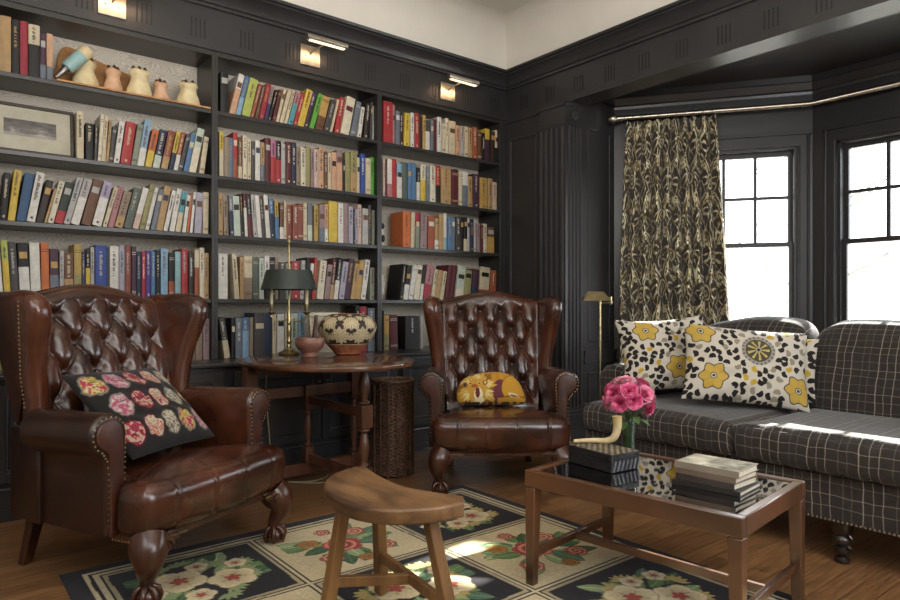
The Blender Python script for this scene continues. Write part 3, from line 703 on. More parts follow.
# framed print on the second shelf, left bay
def framed(root, w, h, fw, matw, fm, mm, pic):
    m = MB(); m.bx(-w/2, w/2, -.012, .012, 0, fw).bx(-w/2, w/2, -.012, .012, h-fw, h).bx(-w/2, -w/2+fw, -.012, .012, fw, h-fw).bx(w/2-fw, w/2, -.012, .012, fw, h-fw)
    m.build('frame', fm, root, bevel=.003)
    MB().bx(-w/2+fw, w/2-fw, -.004, .008, fw, h-fw).build('mat_board', mm, root)
    if pic:
        x0, x1, z0_, z1_ = pic; nu, nv = 80, 40
        U, V = np.meshgrid(np.linspace(0, 1, nu), np.linspace(0, 1, nv))
        P = np.stack([x0 + U*(x1-x0), np.full_like(U, -.0048), z0_ + V*(z1_-z0_)], -1)
        g = .42 - .1*V + .12*vnoise(U*9, V*9, 3)
        cl = np.clip(1 - np.hypot((U-.7)/.22, (V-.35)/.34), 0, 1) + np.clip(1 - np.hypot((U-.17)/.14, (V-.3)/.28), 0, 1)
        g = g + .32*np.clip(cl, 0, 1)*vnoise(U*22, V*14, 5) + np.where(V < .14 + .06*vnoise(U*8, V*0, 2), .12, 0)
        c = np.stack([g, g*.97, g*.93], -1)
        npgrid('print', P, c, PICM, root)
root = tag(empty('framed_print', (-3.425, .085, ZS[1]+.003)), 'dark framed cloudy landscape print leaning at the left end of the second shelf', 'picture'); root.rotation_euler = (R(-7), 0, 0)
framed(root, .40, .27, .018, .07, GREYFR, MATB, (-.125, .115, .095, .185))
# silver frame behind the pot, standing on the worktop
root = tag(empty('standing_frame', (-1.765, -.12, CT+.006)), 'silver gilt photo frame standing behind the patterned pot', 'picture frame'); root.rotation_euler = (R(-10), 0, R(6))
framed(root, .235, .285, .026, .05, SILVERF, MATB, (-.06, .06, .07, .215))
# right bay trinkets
root = tag(empty('spotted_figurine', (-1.20, .10, ZS[2]+.0006)), 'small black and white figurine beside the orange book on the right bay', 'figurine')
m = MB().loft([[(r*math.cos(2*PI*k/16), .7*r*math.sin(2*PI*k/16), z) for k in range(16)] for r, z in ((.032, 0), (.034, .01), (.022, .05), (.03, .10), (.022, .13), (.01, .14))]); m.build('body', CREAMP, root)
MB().sph((.006, -.008, .155), (.022, .02, .024), 12, 8).sph((-.012, -.01, .165), .012).build('head', BLACKP, root)
MB().sph((.012, -.018, .06), (.016, .012, .03), 8, 6).sph((-.018, -.012, .035), (.012, .012, .022), 8, 6).build('patch', BLACKP, root)
pts = []
for k in range(60):
    a = 2*PI*k/60; r = 1 + .10*math.cos(8*a); pts.append((.062*r*math.cos(a), .105 + .10*r*math.sin(a)))
tag(MB().slab(pts, .03, .012, lambda a, b_, c: (a, c, b_)).build('scalloped_plaque', CREAMP, loc=(-1.178, .16, ZS[3]+.012), rot=(R(-6), 0, 0)), 'white scalloped plaster plaque half hidden by the black book, right bay', 'ornament')
# ------------------------------------------------------------------ tufted wing chairs
def wing_chair(label, loc, rz):
    root = tag(empty('wing_chair', loc, rz), label, 'armchair', 'tufted leather wing chairs')
    # ---- tufted back
    PX, PZ = .132, .225
    def zt(u): return 1.085 + .055*max(0, math.cos(u*PI*.55))**1.2
    def front(u, v):
        hw = .285 + .03*v; x = u*hw
        zz = .36 + (zt(u)-.36)*v; y = .115 + .215*v
        p = x/PX; q = (zz-1.0)/PZ
        a = abs(math.sin(PI*(p+q+.5))); b = abs(math.sin(PI*(p-q+.5)))
        fade = max(0, 1-abs(u)**10) * min(1, max(0, (1.075-zz)/.06)) * min(1, max(0, (zz-.42)/.06))
        # nearest button
        dm = 9
        k0 = round(2*q)
        for kk in (k0-1, k0, k0+1):
            off = 0 if kk % 2 else .5
            pp = round(p-off) + off
            dm = min(dm, math.hypot((p-pp)*PX, (q-kk/2)*PZ))
        hgt = .013*(1-math.exp(-min(a, b)*5)) + .022*(1-math.exp(-(dm/.034)**2)) + .013*(a*b)**.6
        y -= hgt*fade + .040*(1-fade) + .012*(1-u*u)
        if v > .94:
            t = (v-.94)/.06; y += .06*(1-math.sqrt(max(0, 1-t*t)))
        return x, y, zz
    nu, nv = 150, 170
    rings = []
    for j in range(nv+1):
        v = j/nv; r = [front(-1 + 2*i/nu, v) for i in range(nu+1)]
        bk = []
        for i in range(0, nu+1, 10):
            u = 1 - 2*i/nu; hw = .285 + .03*v; yb = .115+.215*v + .085
            zz = .36 + (zt(u)-.36)*v
            if v > .94: t = (v-.94)/.06; yb -= .05*(1-math.sqrt(max(0, 1-t*t)))
            bk.append((u*hw, yb, zz))
        rings.append(r + bk)
    MB().loft(rings).build('backrest', LEATHER, root, ang=75)
    bm_ = MB().sph((0, 0, 0), (.0135, .008, .0135), 12, 8)
    first = None
    for row in range(-5, 1):
        q = row*.5
        zz = 1.0 + q*PZ
        if zz < .5: continue
        for k in range(-3, 4):
            p = k if row % 2 else k + .5
            x = p*PX
            if abs(x) > .25: continue
            v = (zz-.36)/(zt(x/.3)-.36)
            y = .115 + .215*v - .014
            if first is None: first = bm_.build('button', LEATHER_D, root); o = first
            else: o = first.copy(); COL.objects.link(o); o.parent = root
            o.location = (x, y, zz)
    # ---- wings
    wl = [(.26, .52), (.16, .56), (.125, .62), (.12, .70), (.115, .78), (.095, .87), (.065, .95), (.05, 1.02), (.07, 1.075), (.13, 1.10), (.2, 1.105), (.28, 1.10), (.36, 1.095), (.39, 1.04), (.38, .9), (.345, .72), (.29, .55)]
    W = spl(wl, 5)
    W = W if sum(W[i-1][0]*W[i][1]-W[i][0]*W[i-1][1] for i in range(len(W))) > 0 else W[::-1]
    for s in (-1, 1):
        def fn(a, b, c, s=s):
                        return (s*(.338 + c*(.86 + .35*(b-.6)) + .14*(.25-a) + .05*((b-.62)/.45-.3)), a, b)
        wg = MB().slab(W, .098, .047, fn, 8).build('wing', LEATHER, root, ang=80)
        m = MB()
        for k in range(26):
            t = k/25; zz = .66 + .40*t
            yf = .185 - .055*max(0, t-.3)/.7
            m.sph((s*(.338 + .049*(.86 + .35*(zz-.6)) + .14*(.25-yf) + .05*((zz-.62)/.45-.3)), yf, zz), .0048, 6, 4)
        m.build('nailhead_trim', BRASS, wg)
    # ---- arms
    def armout(s):
        pts = [(.325, .24), (.402, .24), (.402, .46), (.408, .505)]
        for k in range(15):
            a = R(-62 + 242*k/14); pts.append((.390 + .076*math.cos(a), .594 + .076*math.sin(a)))
        pts += [(.316, .55), (.322, .45)]
        return pts
    A = resample(armout(1), .02)
    for s in (-1, 1):
        def fn(a, b, c, s=s):
            y = -.075 + c
            dz = -.012*max(0, (y+.2))/.4 if b > .45 else 0
            return (s*(a - .055*(y+.285)), y, b + dz)
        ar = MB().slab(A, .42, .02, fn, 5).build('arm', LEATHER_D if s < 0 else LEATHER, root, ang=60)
        # worn scroll panel on the arm front with two rows of nails
        ip = []
        for (a, b) in A:
            ca, cb = .366, .50
            ip.append((ca + (a-ca)*(.70 if b < .52 else .74), b if b < .5 else .592 + (b-.592)*.72) if b < .52 else (.388 + (a-.388)*.72, .592 + (b-.592)*.72))
        pn = MB().slab(ip, .014, .006, lambda a, b, c, s=s: (s*a, -.287 + c, b), 3).build('arm_front', LEATHER_P, root, ang=60)
        m = MB(); op = []
        for (a, b) in A:
            if b < .505: op.append((.3635 + (a-.3635)*.80, b))
            else: op.append((.388 + (a-.388)*.84, .592 + (b-.592)*.84))
        op = resample(op, .0118)
        for a, b in op:
            if b > .262: m.sph((s*a, -.2885, b), (.0036, .0032, .0036), 6, 4)
        m.build('nailhead_trim', BRASS, pn)
        # rear side panel below the wing
    m = MB()
    Q = spl([(-.40, .20), (.40, .20), (.375, .36), (.33, .40), (-.33, .40), (-.375, .36)], 1)
    def flank(m, pts, z0, z1):
        m.loft([[(x, y, z) for x, y in pts] for z in (z0, z1)])
    for s in (-1, 1):
        q = [(s*.332, .08), (s*.398, .08), (s*.372, .28), (s*.30, .372), (s*.27, .33), (s*.33, .26)]
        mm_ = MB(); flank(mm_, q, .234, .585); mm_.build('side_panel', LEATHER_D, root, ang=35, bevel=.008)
    m.bx(-.29, .29, .325, .372, .234, .60)
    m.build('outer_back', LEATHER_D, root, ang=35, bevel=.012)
    # ---- seat with channelled bow front
    pts = [(-.385, -.30), (-.388, -.42), (-.36, -.455), (-.27, -.472), (-.14, -.484), (0, -.488), (.14, -.484), (.27, -.472), (.36, -.455), (.388, -.42), (.385, -.30), (.324, -.288), (.322, .16), (-.322, .16), (-.324, -.288)]
    for _ in range(2):
        n = len(pts); pts = [q for i in range(n) for q in ((.75*pts[i][0]+.25*pts[(i+1) % n][0], .75*pts[i][1]+.25*pts[(i+1) % n][1]), (.25*pts[i][0]+.75*pts[(i+1) % n][0], .25*pts[i][1]+.75*pts[(i+1) % n][1]))]
    pts = resample(pts, .006)
    pts = [(x, y + (sum(.006*math.exp(-((x-c)/.0055)**2) for c in (-.255, -.085, .085, .255)) if y < -.40 else 0)) for x, y in pts]
    MB().slab(pts, .205, .065, lambda a, b, c: (a, b + (.02*max(0, -c)/.1 if b < -.2 else 0),   .329 + c - (.02 if b > 0 else .02*(b+.3)/.3 if b > -.3 else 0)), 9, (0, -.18, .022)).build('seat', LEATHER, root, ang=75)
    m = MB()
    for s in (-1, 1):
        for k in range(16): m.sph((s*(.375 - .0105*k), -.448 - .0011*k, .234), (.0045, .004, .0045), 6, 4)
        for k in range(10): m.sph((s*.388, -.44 + .0155*k, .234), (.004, .0045, .0045), 6, 4)
    m.build('nailhead_trim', BRASS, root)
    MB().loft([[(-.37, -.43, z), (.37, -.43, z), (.31, .2, z), (-.31, .2, z)] for z in (.217, .247)]).build('seat_rail', MAHOG, root)
    # ---- legs
    for s in (-1, 1):
        P = spl([(.325, -.40, .262), (.345, -.425, .215), (.352, -.43, .165), (.342, -.41, .115), (.336, -.40, .075), (.338, -.405, .05)], 5, False)
        rr = spl([(.064,), (.063,), (.046,), (.030,), (.0245,), (.027,)], 5, False)
        lg = MB().tube([(s*x, y, z*.895) for x, y, z in P], [r[0] for r in rr], 16).build('leg', MAHOG, root, ang=70)
        m = MB().sph((s*.340, -.41, .034), (.038, .038, .033), 16, 10)
        for k in range(5):
            a = -PI/2 + (k-2)*1.05; ca, sa = math.cos(a), math.sin(a)
            m.tube([(s*(.338 + .016*ca), -.405 + .016*sa, .072), (s*(.340 + .036*ca), -.41 + .036*sa, .062), (s*(.340 + .046*ca), -.41 + .046*sa, .036), (s*(.340 + .040*ca), -.41 + .040*sa, .008)], [.011, .011, .0095, .005], 8)
        m.build('claw_foot', MAHOG, lg, ang=60)
        m = MB()
        for sx, sy in ((1, 0), (0, 1)):
            for k, (cz, cr) in enumerate(((.205, .028), (.18, .018))):
                q = []
                for i in range(22):
                    t = i/21; th = t*3.6*PI/1.4; rad = cr*(1-.75*t)
                    if sx: q.append((s*(.372 + .005*k - .002), -.41 + (.03 if k else .055) - .04 + rad*math.cos(th), cz + rad*math.sin(th)))
                    else: q.append((s*(.325 + (0 if k else -.025)) + rad*math.cos(th), -.462 - .002*k, cz + rad*math.sin(th)))
                m.tube(q, [.006*(1-.5*i/21) for i in range(22)], 6)
        for k in range(5):
            m.tube([(s*(.300 + .018*k), -.452 - .004*math.sin(k), .218), (s*(.318 + .010*k), -.468, .175), (s*(.336 + .004*k), -.455, .125)], [.006, .007, .002], 6)
        m.bx(min(s*.235, s*.372), max(s*.235, s*.372), -.452, -.40, .214, .236)
        m.build('knee_carving', MAHOG, lg, ang=60)
        MB().loft([[(s*(x + dx), y + dy, z) for dx, dy in ((-w, -w), (w, -w), (w, w), (-w, w))] for x, y, z, w in ((.245, .31, .25, .028), (.25, .33, .15, .023), (.262, .365, -.0022, .019))]).build('leg', MAHOG, root, ang=40, bevel=.003)
    return root

wing_chair('burgundy leather wing chair with a black cat-patterned pillow, nearest on the left', (-3.158, -1.118, .0025), R(27))
wing_chair('burgundy leather wing chair holding the yellow lion cushion, beside the wicker basket', (-1.143, -1.098, .0025), R(-37))

# ------------------------------------------------------------------ cushions
def pillow(name, w, h, t, col, mat, nu=150, nv=120, pinch=.06, backcol=(.12, .12, .12)):
    """soft cushion standing on its lower edge, face to -Y; col(U,V in metres)->rgb"""
    root = None
    u = np.linspace(-1, 1, nu); v = np.linspace(-1, 1, nv); U, V = np.meshgrid(u, v)
    th = t/2*(np.clip(1-np.abs(U)**2.6, 0, 1)**.55)*(np.clip(1-np.abs(V)**2.6, 0, 1)**.55)
    X = U*w/2*(1 - pinch*(1-V**2)); Z = h/2 + V*h/2*(1 - pinch*(1-U**2))
    wr = .004*(vnoise(U*5+9, V*5+3, 4)-.5)*4*(1-np.abs(U)**4)*(1-np.abs(V)**4)
    C = col(U*w/2, V*h/2)
    Pf = np.stack([X, -th + wr, Z], -1); Pb = np.stack([X, th, Z], -1)[:, ::-1]
    P = np.concatenate([Pf, Pb[:, 1:-1]], 1)
    Cb = np.broadcast_to(np.array(backcol), Pb[:, 1:-1].shape)
    return npgrid(name, P, np.concatenate([C, Cb], 1), mat, closed_u=True)

def leafmask(X, Y, cx, cy, ang, L, W):
    a = (X-cx)*math.cos(ang) + (Y-cy)*math.sin(ang); b = -(X-cx)*math.sin(ang) + (Y-cy)*math.cos(ang)
    t = np.clip(a/L, 0, 1)
    return (a > 0) & (a < L) & (np.abs(b) < W*np.sin(PI*t)**.8), a, b

def suzani(seed, yel, med):
    def f(X, Y):
        r_ = random.Random(seed)
        C = np.zeros(X.shape + (3,)); C[:] = rgb('#c8c0b2')
        free = np.ones(X.shape, bool)
        big = []
        for cx, cy in yel: big.append((cx, cy, .078))
        for cx, cy in med: big.append((cx, cy, .09))
        n = 0
        for k in range(2600):
            cx, cy = r_.uniform(-.34, .34), r_.uniform(-.24, .24)
            if any(math.hypot(cx-a, cy-b) < rr+.020 for a, b, rr in big): continue
            if any(math.hypot(cx-a, cy-b) < .0305+rr for a, b, rr in pts): continue
            pts.append((cx, cy, .0)); n += 1
            g = r_.random(); col = rgb('#231f1e') if g < .78 else (rgb('#8d8674') if g < .93 else rgb('#b89b3a'))
            ang = r_.uniform(0, 2*PI)
            for q, (L, W) in enumerate(((.038, .0122), (.033, .0105))):
                m, a, b = leafmask(X, Y, cx-.012*math.cos(ang+q*1.7), cy-.012*math.sin(ang+q*1.7), ang+q*1.7, L, W); C[m] = col
            d = np.hypot(X-cx, Y-cy); C[d < .009] = col
        for cx, cy in yel:
            d = np.hypot(X-cx, Y-cy); a = np.arctan2(Y-cy, X-cx); pr = .061 + .009*np.cos(6*a)
            C[d < pr+.013] = rgb('#c8c0b2'); C[d < pr+.0075] = rgb('#4a4a48'); C[d < pr+.001] = rgb('#bfa04a')
            m = (d < pr) & (np.abs(np.cos(3*a)) < .10) & (d > .02); C[m] = rgb('#a88b38')
            C[d < .018] = rgb('#55524a'); C[d < .013] = rgb('#cfc9bb'); C[d < .008] = rgb('#3a3835')
        for cx, cy in med:
            d = np.hypot(X-cx, Y-cy); a = np.arctan2(Y-cy, X-cx)
            C[d < .084] = rgb('#9a968c'); m = (d < .084) & (d > .070) & (np.sin(22*a) > 0); C[m] = rgb('#6d6a62'); C[d < .065] = rgb('#4a473a')
            m = (d < .056) & (d > .012) & (np.cos(9*a) > .1 + d*6); C[m] = rgb('#bba962'); C[d < .015] = rgb('#9a968c'); C[d < .008] = rgb('#3a3835')
        return C
    pts = []
    return f
def place(o, label, loc, tilt, rz, roll=0, cat='pillow', group=None):
    o.rotation_euler = (R(tilt), R(roll), R(rz)); o.location = loc; return tag(o, label, cat, group)
p = pillow('throw_pillow', .61, .415, .16, suzani(3, [(-.17, -.09), (.25, -.12), (-.23, .16)], [(.05, .07)]), PILM, 260, 190)
place(p, 'cream suzani pillow with round dark medallion, right one on the plaid sofa', (-.665, -2.43, .545), -22, -50, 5, group='suzani pillows on the sofa')
p = pillow('throw_pillow', .50, .44, .16, suzani(8, [(.06, -.10), (-.10, .14)], []), PILM, 220, 210, .11)
place(p, 'cream suzani pillow standing on one corner by the left sofa arm', (-.70, -2.03, .568), -20, -44, -4, group='suzani pillows on the sofa')
p = pillow('throw_pillow', .36, .33, .11, suzani(15, [], []), PILM, 160, 150)
place(p, 'third suzani pillow mostly hidden behind the medallion pillow', (-.37, -2.46, .55), -10, -84, 0, group='suzani pillows on the sofa')

def cats(X, Y):
    C = np.zeros(X.shape + (3,)); C[:] = rgb('#1b1918')
    r_ = random.Random(5)
    sets = [['#b3354d', '#d8b9a0', '#8e2440'], ['#d9c05a', '#c23f63', '#e2d6bd'], ['#e0d4b6', '#d98a76', '#a2304e'], ['#d3a6ae', '#c05f7c', '#e3d8c2'], ['#ddd3bc', '#7d7466', '#b8a98a']]
    for j, cy in enumerate((-.13, .0, .13)):
        for i in range(5):
            cx = -.215 + .108*i + .03*(j % 2); cs = [rgb(c)*.82 for c in sets[(i*2+j*3) % 5]]
            wob = .010*(vnoise(X*70+i*7, Y*70+j*9, 6)-.5)
            ex = (X-cx)/.044; ey = (Y-cy)/.052
            d = np.hypot(ex + wob*30, ey + wob*20)
            C[d < 1.12] = cs[2]*.6; C[d < .98] = cs[0]
            n = vnoise(X*130+i*5, Y*110+j*3, 9); m = (d < .95) & (n > .52); C[m] = cs[1]
            m = (d < .9) & (n < .26); C[m] = cs[2]
            h = np.hypot((X-cx-.012)/.017, (Y-cy-.022)/.015); C[h < 1] = cs[0]*.95 + .03
            for e in (-1, 1):
                mm, a, b = leafmask(X, Y, cx+.012+e*.010, cy+.03, PI/2+e*-.3, .018, .006); C[mm] = cs[0]
                C[np.hypot(X-cx-.012-e*.006, Y-cy-.025) < .0028] = rgb('#2a2220')
            m = (h < 1) & (np.abs(Y-cy-.016+wob*.2) < .0016); C[m] = rgb('#3a2a28')
    return C
chairL = Matrix.Translation((-3.158, -1.118, 0)) @ Matrix.Rotation(R(27), 4, 'Z')
chairR = Matrix.Translation((-1.143, -1.098, 0)) @ Matrix.Rotation(R(-37), 4, 'Z')
p = pillow('throw_pillow', .54, .44, .13, cats, PILM, 260, 200, backcol=(.1, .1, .1))
place(p, 'black pillow with rows of pink and cream cats, on the nearest wing chair', chairL @ Vector((-.006, -.2, .472)), -46.5, 27+12, 2)

def lion_outline():
    return spl([(-.165, .005), (-.178, .045), (-.168, .095), (-.135, .135), (-.08, .155), (-.02, .165), (.05, .165), (.11, .148), (.15, .11), (.172, .06), (.18, .022), (.16, .002), (.08, -.002), (-.04, -.002), (-.12, -.002)], 8)
def lion():
    out = lion_outline(); n = len(out)
    if sum(out[i-1][0]*out[i][1]-out[i][0]*out[i-1][1] for i in range(n)) < 0: out = out[::-1]
    cx, cy = 0, .075; nr = 60
    O = np.array(resample(out, .002)); k = len(O)
    t = np.linspace(0, 1, nr)[:, None, None]
    XY = np.array([cx, cy]) + (O[None] - np.array([cx, cy]))*t
    th = .058*np.sqrt(np.clip(1-t[..., 0]**2.4, 0, 1))*np.ones((1, k))
    X, Y = XY[..., 0], XY[..., 1]
    C = np.zeros(X.shape + (3,)); C[:] = rgb('#b98a30')
    C[vnoise(X*60, Y*30, 2) > .62] = rgb('#b8801f')
    # maroon patch between mane and haunch
    m = (np.hypot((X-.045)/.04, (Y-.055)/.065) < 1); C[m] = rgb('#6a3440')
    # haunch
    d = np.hypot((X-.115)/.062, (Y-.075)/.068); C[d < 1.06] = rgb('#7a4a1c'); C[d < 1] = rgb('#bf8f2e')
    mm, a, b = leafmask(X, Y, .085, .052, -.55, .095, .018); C[mm] = rgb('#d8c9a0'); mm, a, b = leafmask(X, Y, .095, .047, -.55, .06, .007); C[mm] = rgb('#7d7264')
    m = (np.abs(Y-.018) < .014) & (X > .03) & (X < .165); C[m] = rgb('#b98a30'); m = (np.abs(Y-.034+.02*np.sin(X*40)*.2) < .0022) & (X > .03); C[m] = rgb('#6b3a20')
    # mane rays
    mx, my = -.075, .075
    for ring, (L, c) in enumerate(((.105, '#8a5a1e'), (.10, '#c9a44a'), (.085, '#d9c486'), (.07, '#c0923a'))):
        N = 30
        for q in range(N):
            ang = 2*PI*(q + .5*(ring % 2) + .35*math.sin(q*7.3+ring))/N
            mm, a, b = leafmask(X, Y, mx + .02*math.cos(ang), my + .02*math.sin(ang), ang, (L-.02)*(.85+.25*math.sin(q*5.1+ring*2)), .011 - .0015*ring)
            C[mm & (X < .055)] = rgb(c)
    # face
    f = np.hypot((X-mx)/.045, (Y-my)/.042); C[f < 1] = rgb('#c0933c')
    C[np.hypot((X+.135)/.014, (Y-.095)/.016) < 1] = rgb('#8a6228'); C[np.hypot((X+.135)/.008, (Y-.095)/.009) < 1] = rgb('#4a2c18'); C[np.hypot((X+.032)/.013, (Y-.105)/.014) < 1] = rgb('#6a4220'); C[np.hypot((X+.032)/.007, (Y-.105)/.008) < 1] = rgb('#d8b45a')
    C[np.hypot((X+.068)/.022, (Y-.045)/.035) < 1] = rgb('#e6d9b4'); C[np.hypot((X+.072)/.012, (Y-.055)/.026) < 1] = rgb('#6a2f2a')
    C[np.hypot((X+.058)/.02, (Y-.018)/.014) < 1] = rgb('#e3d4ae'); C[np.hypot((X+.088)/.016, (Y-.088)/.009) < 1] = rgb('#a2542e')
    for ex in (-.108, -.062):
        C[np.hypot((X-ex)/.010, (Y-.102)/.006) < 1] = rgb('#cdb374'); C[np.hypot((X-ex)/.007, (Y-.101)/.0035) < 1] = rgb('#3a2412')
    C[(Y < .010) & (vnoise(X*90, Y*60, 3) > .45)] = rgb('#3a2f22')
    Pf = np.stack([X, -th, Y], -1); Pb = np.stack([X, th, Y], -1)[::-1][1:]
    P = np.concatenate([Pf, Pb], 0); Cc = np.concatenate([C, np.broadcast_to(rgb('#a8761f'), Pb.shape)], 0)
    return npgrid('lion_cushion', P, Cc, PILM, closed_u=True)
p = lion(); p.scale = (1.16, 1.1, 1.2)
place(p, 'golden yellow lion-shaped cushion lying on the seat of the far wing chair', chairR @ Vector((-.03, -.11, .452)), -18, -37, 0, cat='cushion')
# ------------------------------------------------------------------ rug
def rug():
    x0, x1, y0, y1 = -3.47, -1.43, -3.70, -1.13
    st = .0042
    nx, ny = int((x1-x0)/st), int((y1-y0)/st)
    X, Y = np.meshgrid(np.linspace(x0, x1, nx), np.linspace(y1, y0, ny))
    C = np.zeros(X.shape + (3,)); navy = rgb('#1d1b20'); cream = rgb('#c6b896'); C[:] = navy
    wx = X + .006*(vnoise(X*6, Y*6, 1)-.5); wy = Y + .006*(vnoise(X*6+5, Y*6, 2)-.5)
    gx = [-3.355, -2.745, -2.135, -1.525]; gy = [-1.235, -1.815, -2.395, -2.975, -3.555]
    inside = (wx > gx[0]-.045) & (wx < gx[3]+.045) & (wy < gy[0]+.045) & (wy > gy[4]-.045)
    C[inside] = cream
    m = (wx > gx[0]-.03) & (wx < gx[3]+.03) & (wy < gy[0]+.03) & (wy > gy[4]-.03); C[m] = navy
    m = (wx > gx[0]-.016) & (wx < gx[3]+.016) & (wy < gy[0]+.016) & (wy > gy[4]-.016); C[m] = cream
    r_ = random.Random(21)
    G = ['#5f7d4a', '#7f9a66', '#3f5a3a', '#94a578', '#56745a']
    for ci in range(3):
        for rj in range(4):
            ax, bx_, ay, by = gx[ci], gx[ci+1], gy[rj+1], gy[rj]
            dark = (ci + rj) % 2 == 0
            m = (wx > ax+.006) & (wx < bx_-.006) & (wy > ay+.006) & (wy < by-.006); C[m] = rgb('#1b1a1e')
            m = (wx > ax+.014) & (wx < bx_-.014) & (wy > ay+.014) & (wy < by-.014); C[m] = cream if not dark else rgb('#a79a7c')
            m = (wx > ax+.03) & (wx < bx_-.03) & (wy > ay+.03) & (wy < by-.03); C[m] = rgb('#1f1d22') if dark else rgb('#c9ba95')
            i0 = max(0, int((ax-x0)/st)); i1 = int((bx_-x0)/st); j0 = max(0, int((y1-by)/st)); j1 = int((y1-ay)/st)
            sX, sY, sC = X[j0:j1, i0:i1], Y[j0:j1, i0:i1], C[j0:j1, i0:i1]
            cx, cy = (ax+bx_)/2, (ay+by)/2; hw = .235
            # leaves
            for k in range(20):
                a = r_.uniform(0, 2*PI); rr = r_.uniform(.04, .14); L = r_.uniform(.11, .18)
                mm, la, lb = leafmask(sX, sY, cx+rr*math.cos(a)*1.1, cy+rr*math.sin(a), a + r_.uniform(-.6, .6), L, L*.24)
                edge = (np.abs(sX-cx) < .245) & (np.abs(sY-cy) < .232)
                g = rgb(r_.choice(G)); mm &= edge
                sC[mm] = g; sC[mm & (np.abs(lb) < .003)] = g*1.3; sC[mm & (np.abs(lb) > L*.24*np.sin(PI*np.clip(la/L, 0, 1))**.8 - .005)] = g*.6
            if dark:
                for k in range(12):    # frilly yellow-cream acanthus curls
                    a = 2*PI*k/12 + r_.uniform(-.2, .2); rr = r_.uniform(.13, .2)
                    for q in range(5):
                        mm, la, lb = leafmask(sX, sY, cx+rr*math.cos(a), cy+rr*math.sin(a), a + (q-2)*.55, .06, .011); sC[mm] = rgb('#b9a566' if rj + ci > 1 else '#8fa070')
                fl = [(-.08, .05, .108), (.09, -.06, .098), (-.05, -.13, .06), (.15, .09, .05), (.03, .13, .05), (-.18, -.05, .046)]
                pal = [('#cdbd97', '#a2473a')] * 3 + [('#d6c7a4', '#a8543f')] * 3
            else:
                fl = [(0, .0, .092), (.13, .10, .055), (-.14, .09, .05), (.13, -.11, .054), (-.13, -.11, .054), (.0, .18, .04), (0, -.19, .04)]
                pal = [('#a8473f', '#d98a76'), ('#b4604e', '#d9a58a'), ('#b98a3e', '#8e4a30'), ('#a8503f', '#d29a7a'), ('#b35a48', '#d8a688'), ('#aa4d40', '#d8a688'), ('#b98a3e', '#7e3a2a')]
            for (dx, dy, r0), (c1, c2) in zip(fl, pal):
                dx += r_.uniform(-.015, .015); dy += r_.uniform(-.015, .015)
                d = np.hypot(sX-cx-dx, sY-cy-dy); a = np.arctan2(sY-cy-dy, sX-cx-dx); ph = r_.uniform(0, 6)
                n = 5
                pr = r0*(.80 + .20*np.abs(np.cos(n*a/2+ph)) + .05*(vnoise(a*9, d*0, 3)-.5))
                base = rgb(c1)
                mm = d < pr; sC[mm] = base*.72
                mm = d < pr-.005; sh = (.86 + .28*(d/r0))[..., None]
                sC[mm] = np.clip((base*sh), 0, 1)[mm]
                if dark:
                    mm = (d < r0*.55) & (np.abs(np.cos(n*a/2+ph)) < .25); sC[mm] = rgb('#a99873')
                    mm = d < r0*(.18 + .16*np.abs(np.cos(n*a/2+ph+.7))); sC[mm] = rgb(c2)
                else:
                    sp = np.sin(d*260*.075/r0*.8 + a*1.0 + ph); mm = (d < pr*.85) & (sp > .45); sC[mm] = rgb(c2)
                    mm = (d < pr*.9) & (sp < -.8); sC[mm] = base*.6
    C *= (.90 + .2*vnoise(X*230, Y*230, 7))[..., None]
    C *= (.93 + .14*vnoise(X*5, Y*5, 8))[..., None]
    Z = np.full_like(X, .002)
    for arr in (X, Y): pass
    P = np.stack([X, Y, Z], -1); P[0, :, 2] = P[-1, :, 2] = P[:, 0, 2] = P[:, -1, 2] = 0
    P[0, :, 1] += .004
    o = npgrid('area_rug', P, C, RUGM)
    return tag(o, 'needlepoint rug of black and cream floral squares under the coffee table and stool', 'rug')
rug()

# ------------------------------------------------------------------ oval gateleg table
TX, TY, TZ = -2.15, -.83, .755
root = tag(empty('gateleg_table', (TX, TY, 0)), 'oval dark oak gateleg table holding the lamp and patterned pot', 'table')
Ti = Matrix.Translation((-TX, -TY, 0))
A_, B_ = .445, .54
n = 96
el = [(A_*math.cos(2*PI*k/n), B_*math.sin(2*PI*k/n)) for k in range(n)]
def leaf_piece(pred, name):
    pts = [p for p in el if pred(p)]
    return pts
ys = -.19; 
def cut(lo, hi):
    m = [p for p in el if lo <= p[1] <= hi]
    xl = A_*math.sqrt(max(0, 1-(lo/B_)**2)) if abs(lo) < B_ else 0; xh = A_*math.sqrt(max(0, 1-(hi/B_)**2)) if abs(hi) < B_ else 0
    pts = m + ([(xl, lo), (-xl, lo)] if xl else []) + ([(xh, hi), (-xh, hi)] if xh else [])
    c = (sum(p[0] for p in pts)/len(pts), sum(p[1] for p in pts)/len(pts))
    return sorted(set(pts), key=lambda p: math.atan2(p[1]-c[1], p[0]-c[0]))
for nm, lo, hi in (('drop_leaf', -1, -.02), ('tabletop', -.017, .55)):
    pts = resample(cut(lo, hi), .03)
    MB().slab(pts, .026, .007, lambda a, b, c: (a, b, TZ-.013 + c), 3).build(nm, OAK_TOP, root, ang=50)
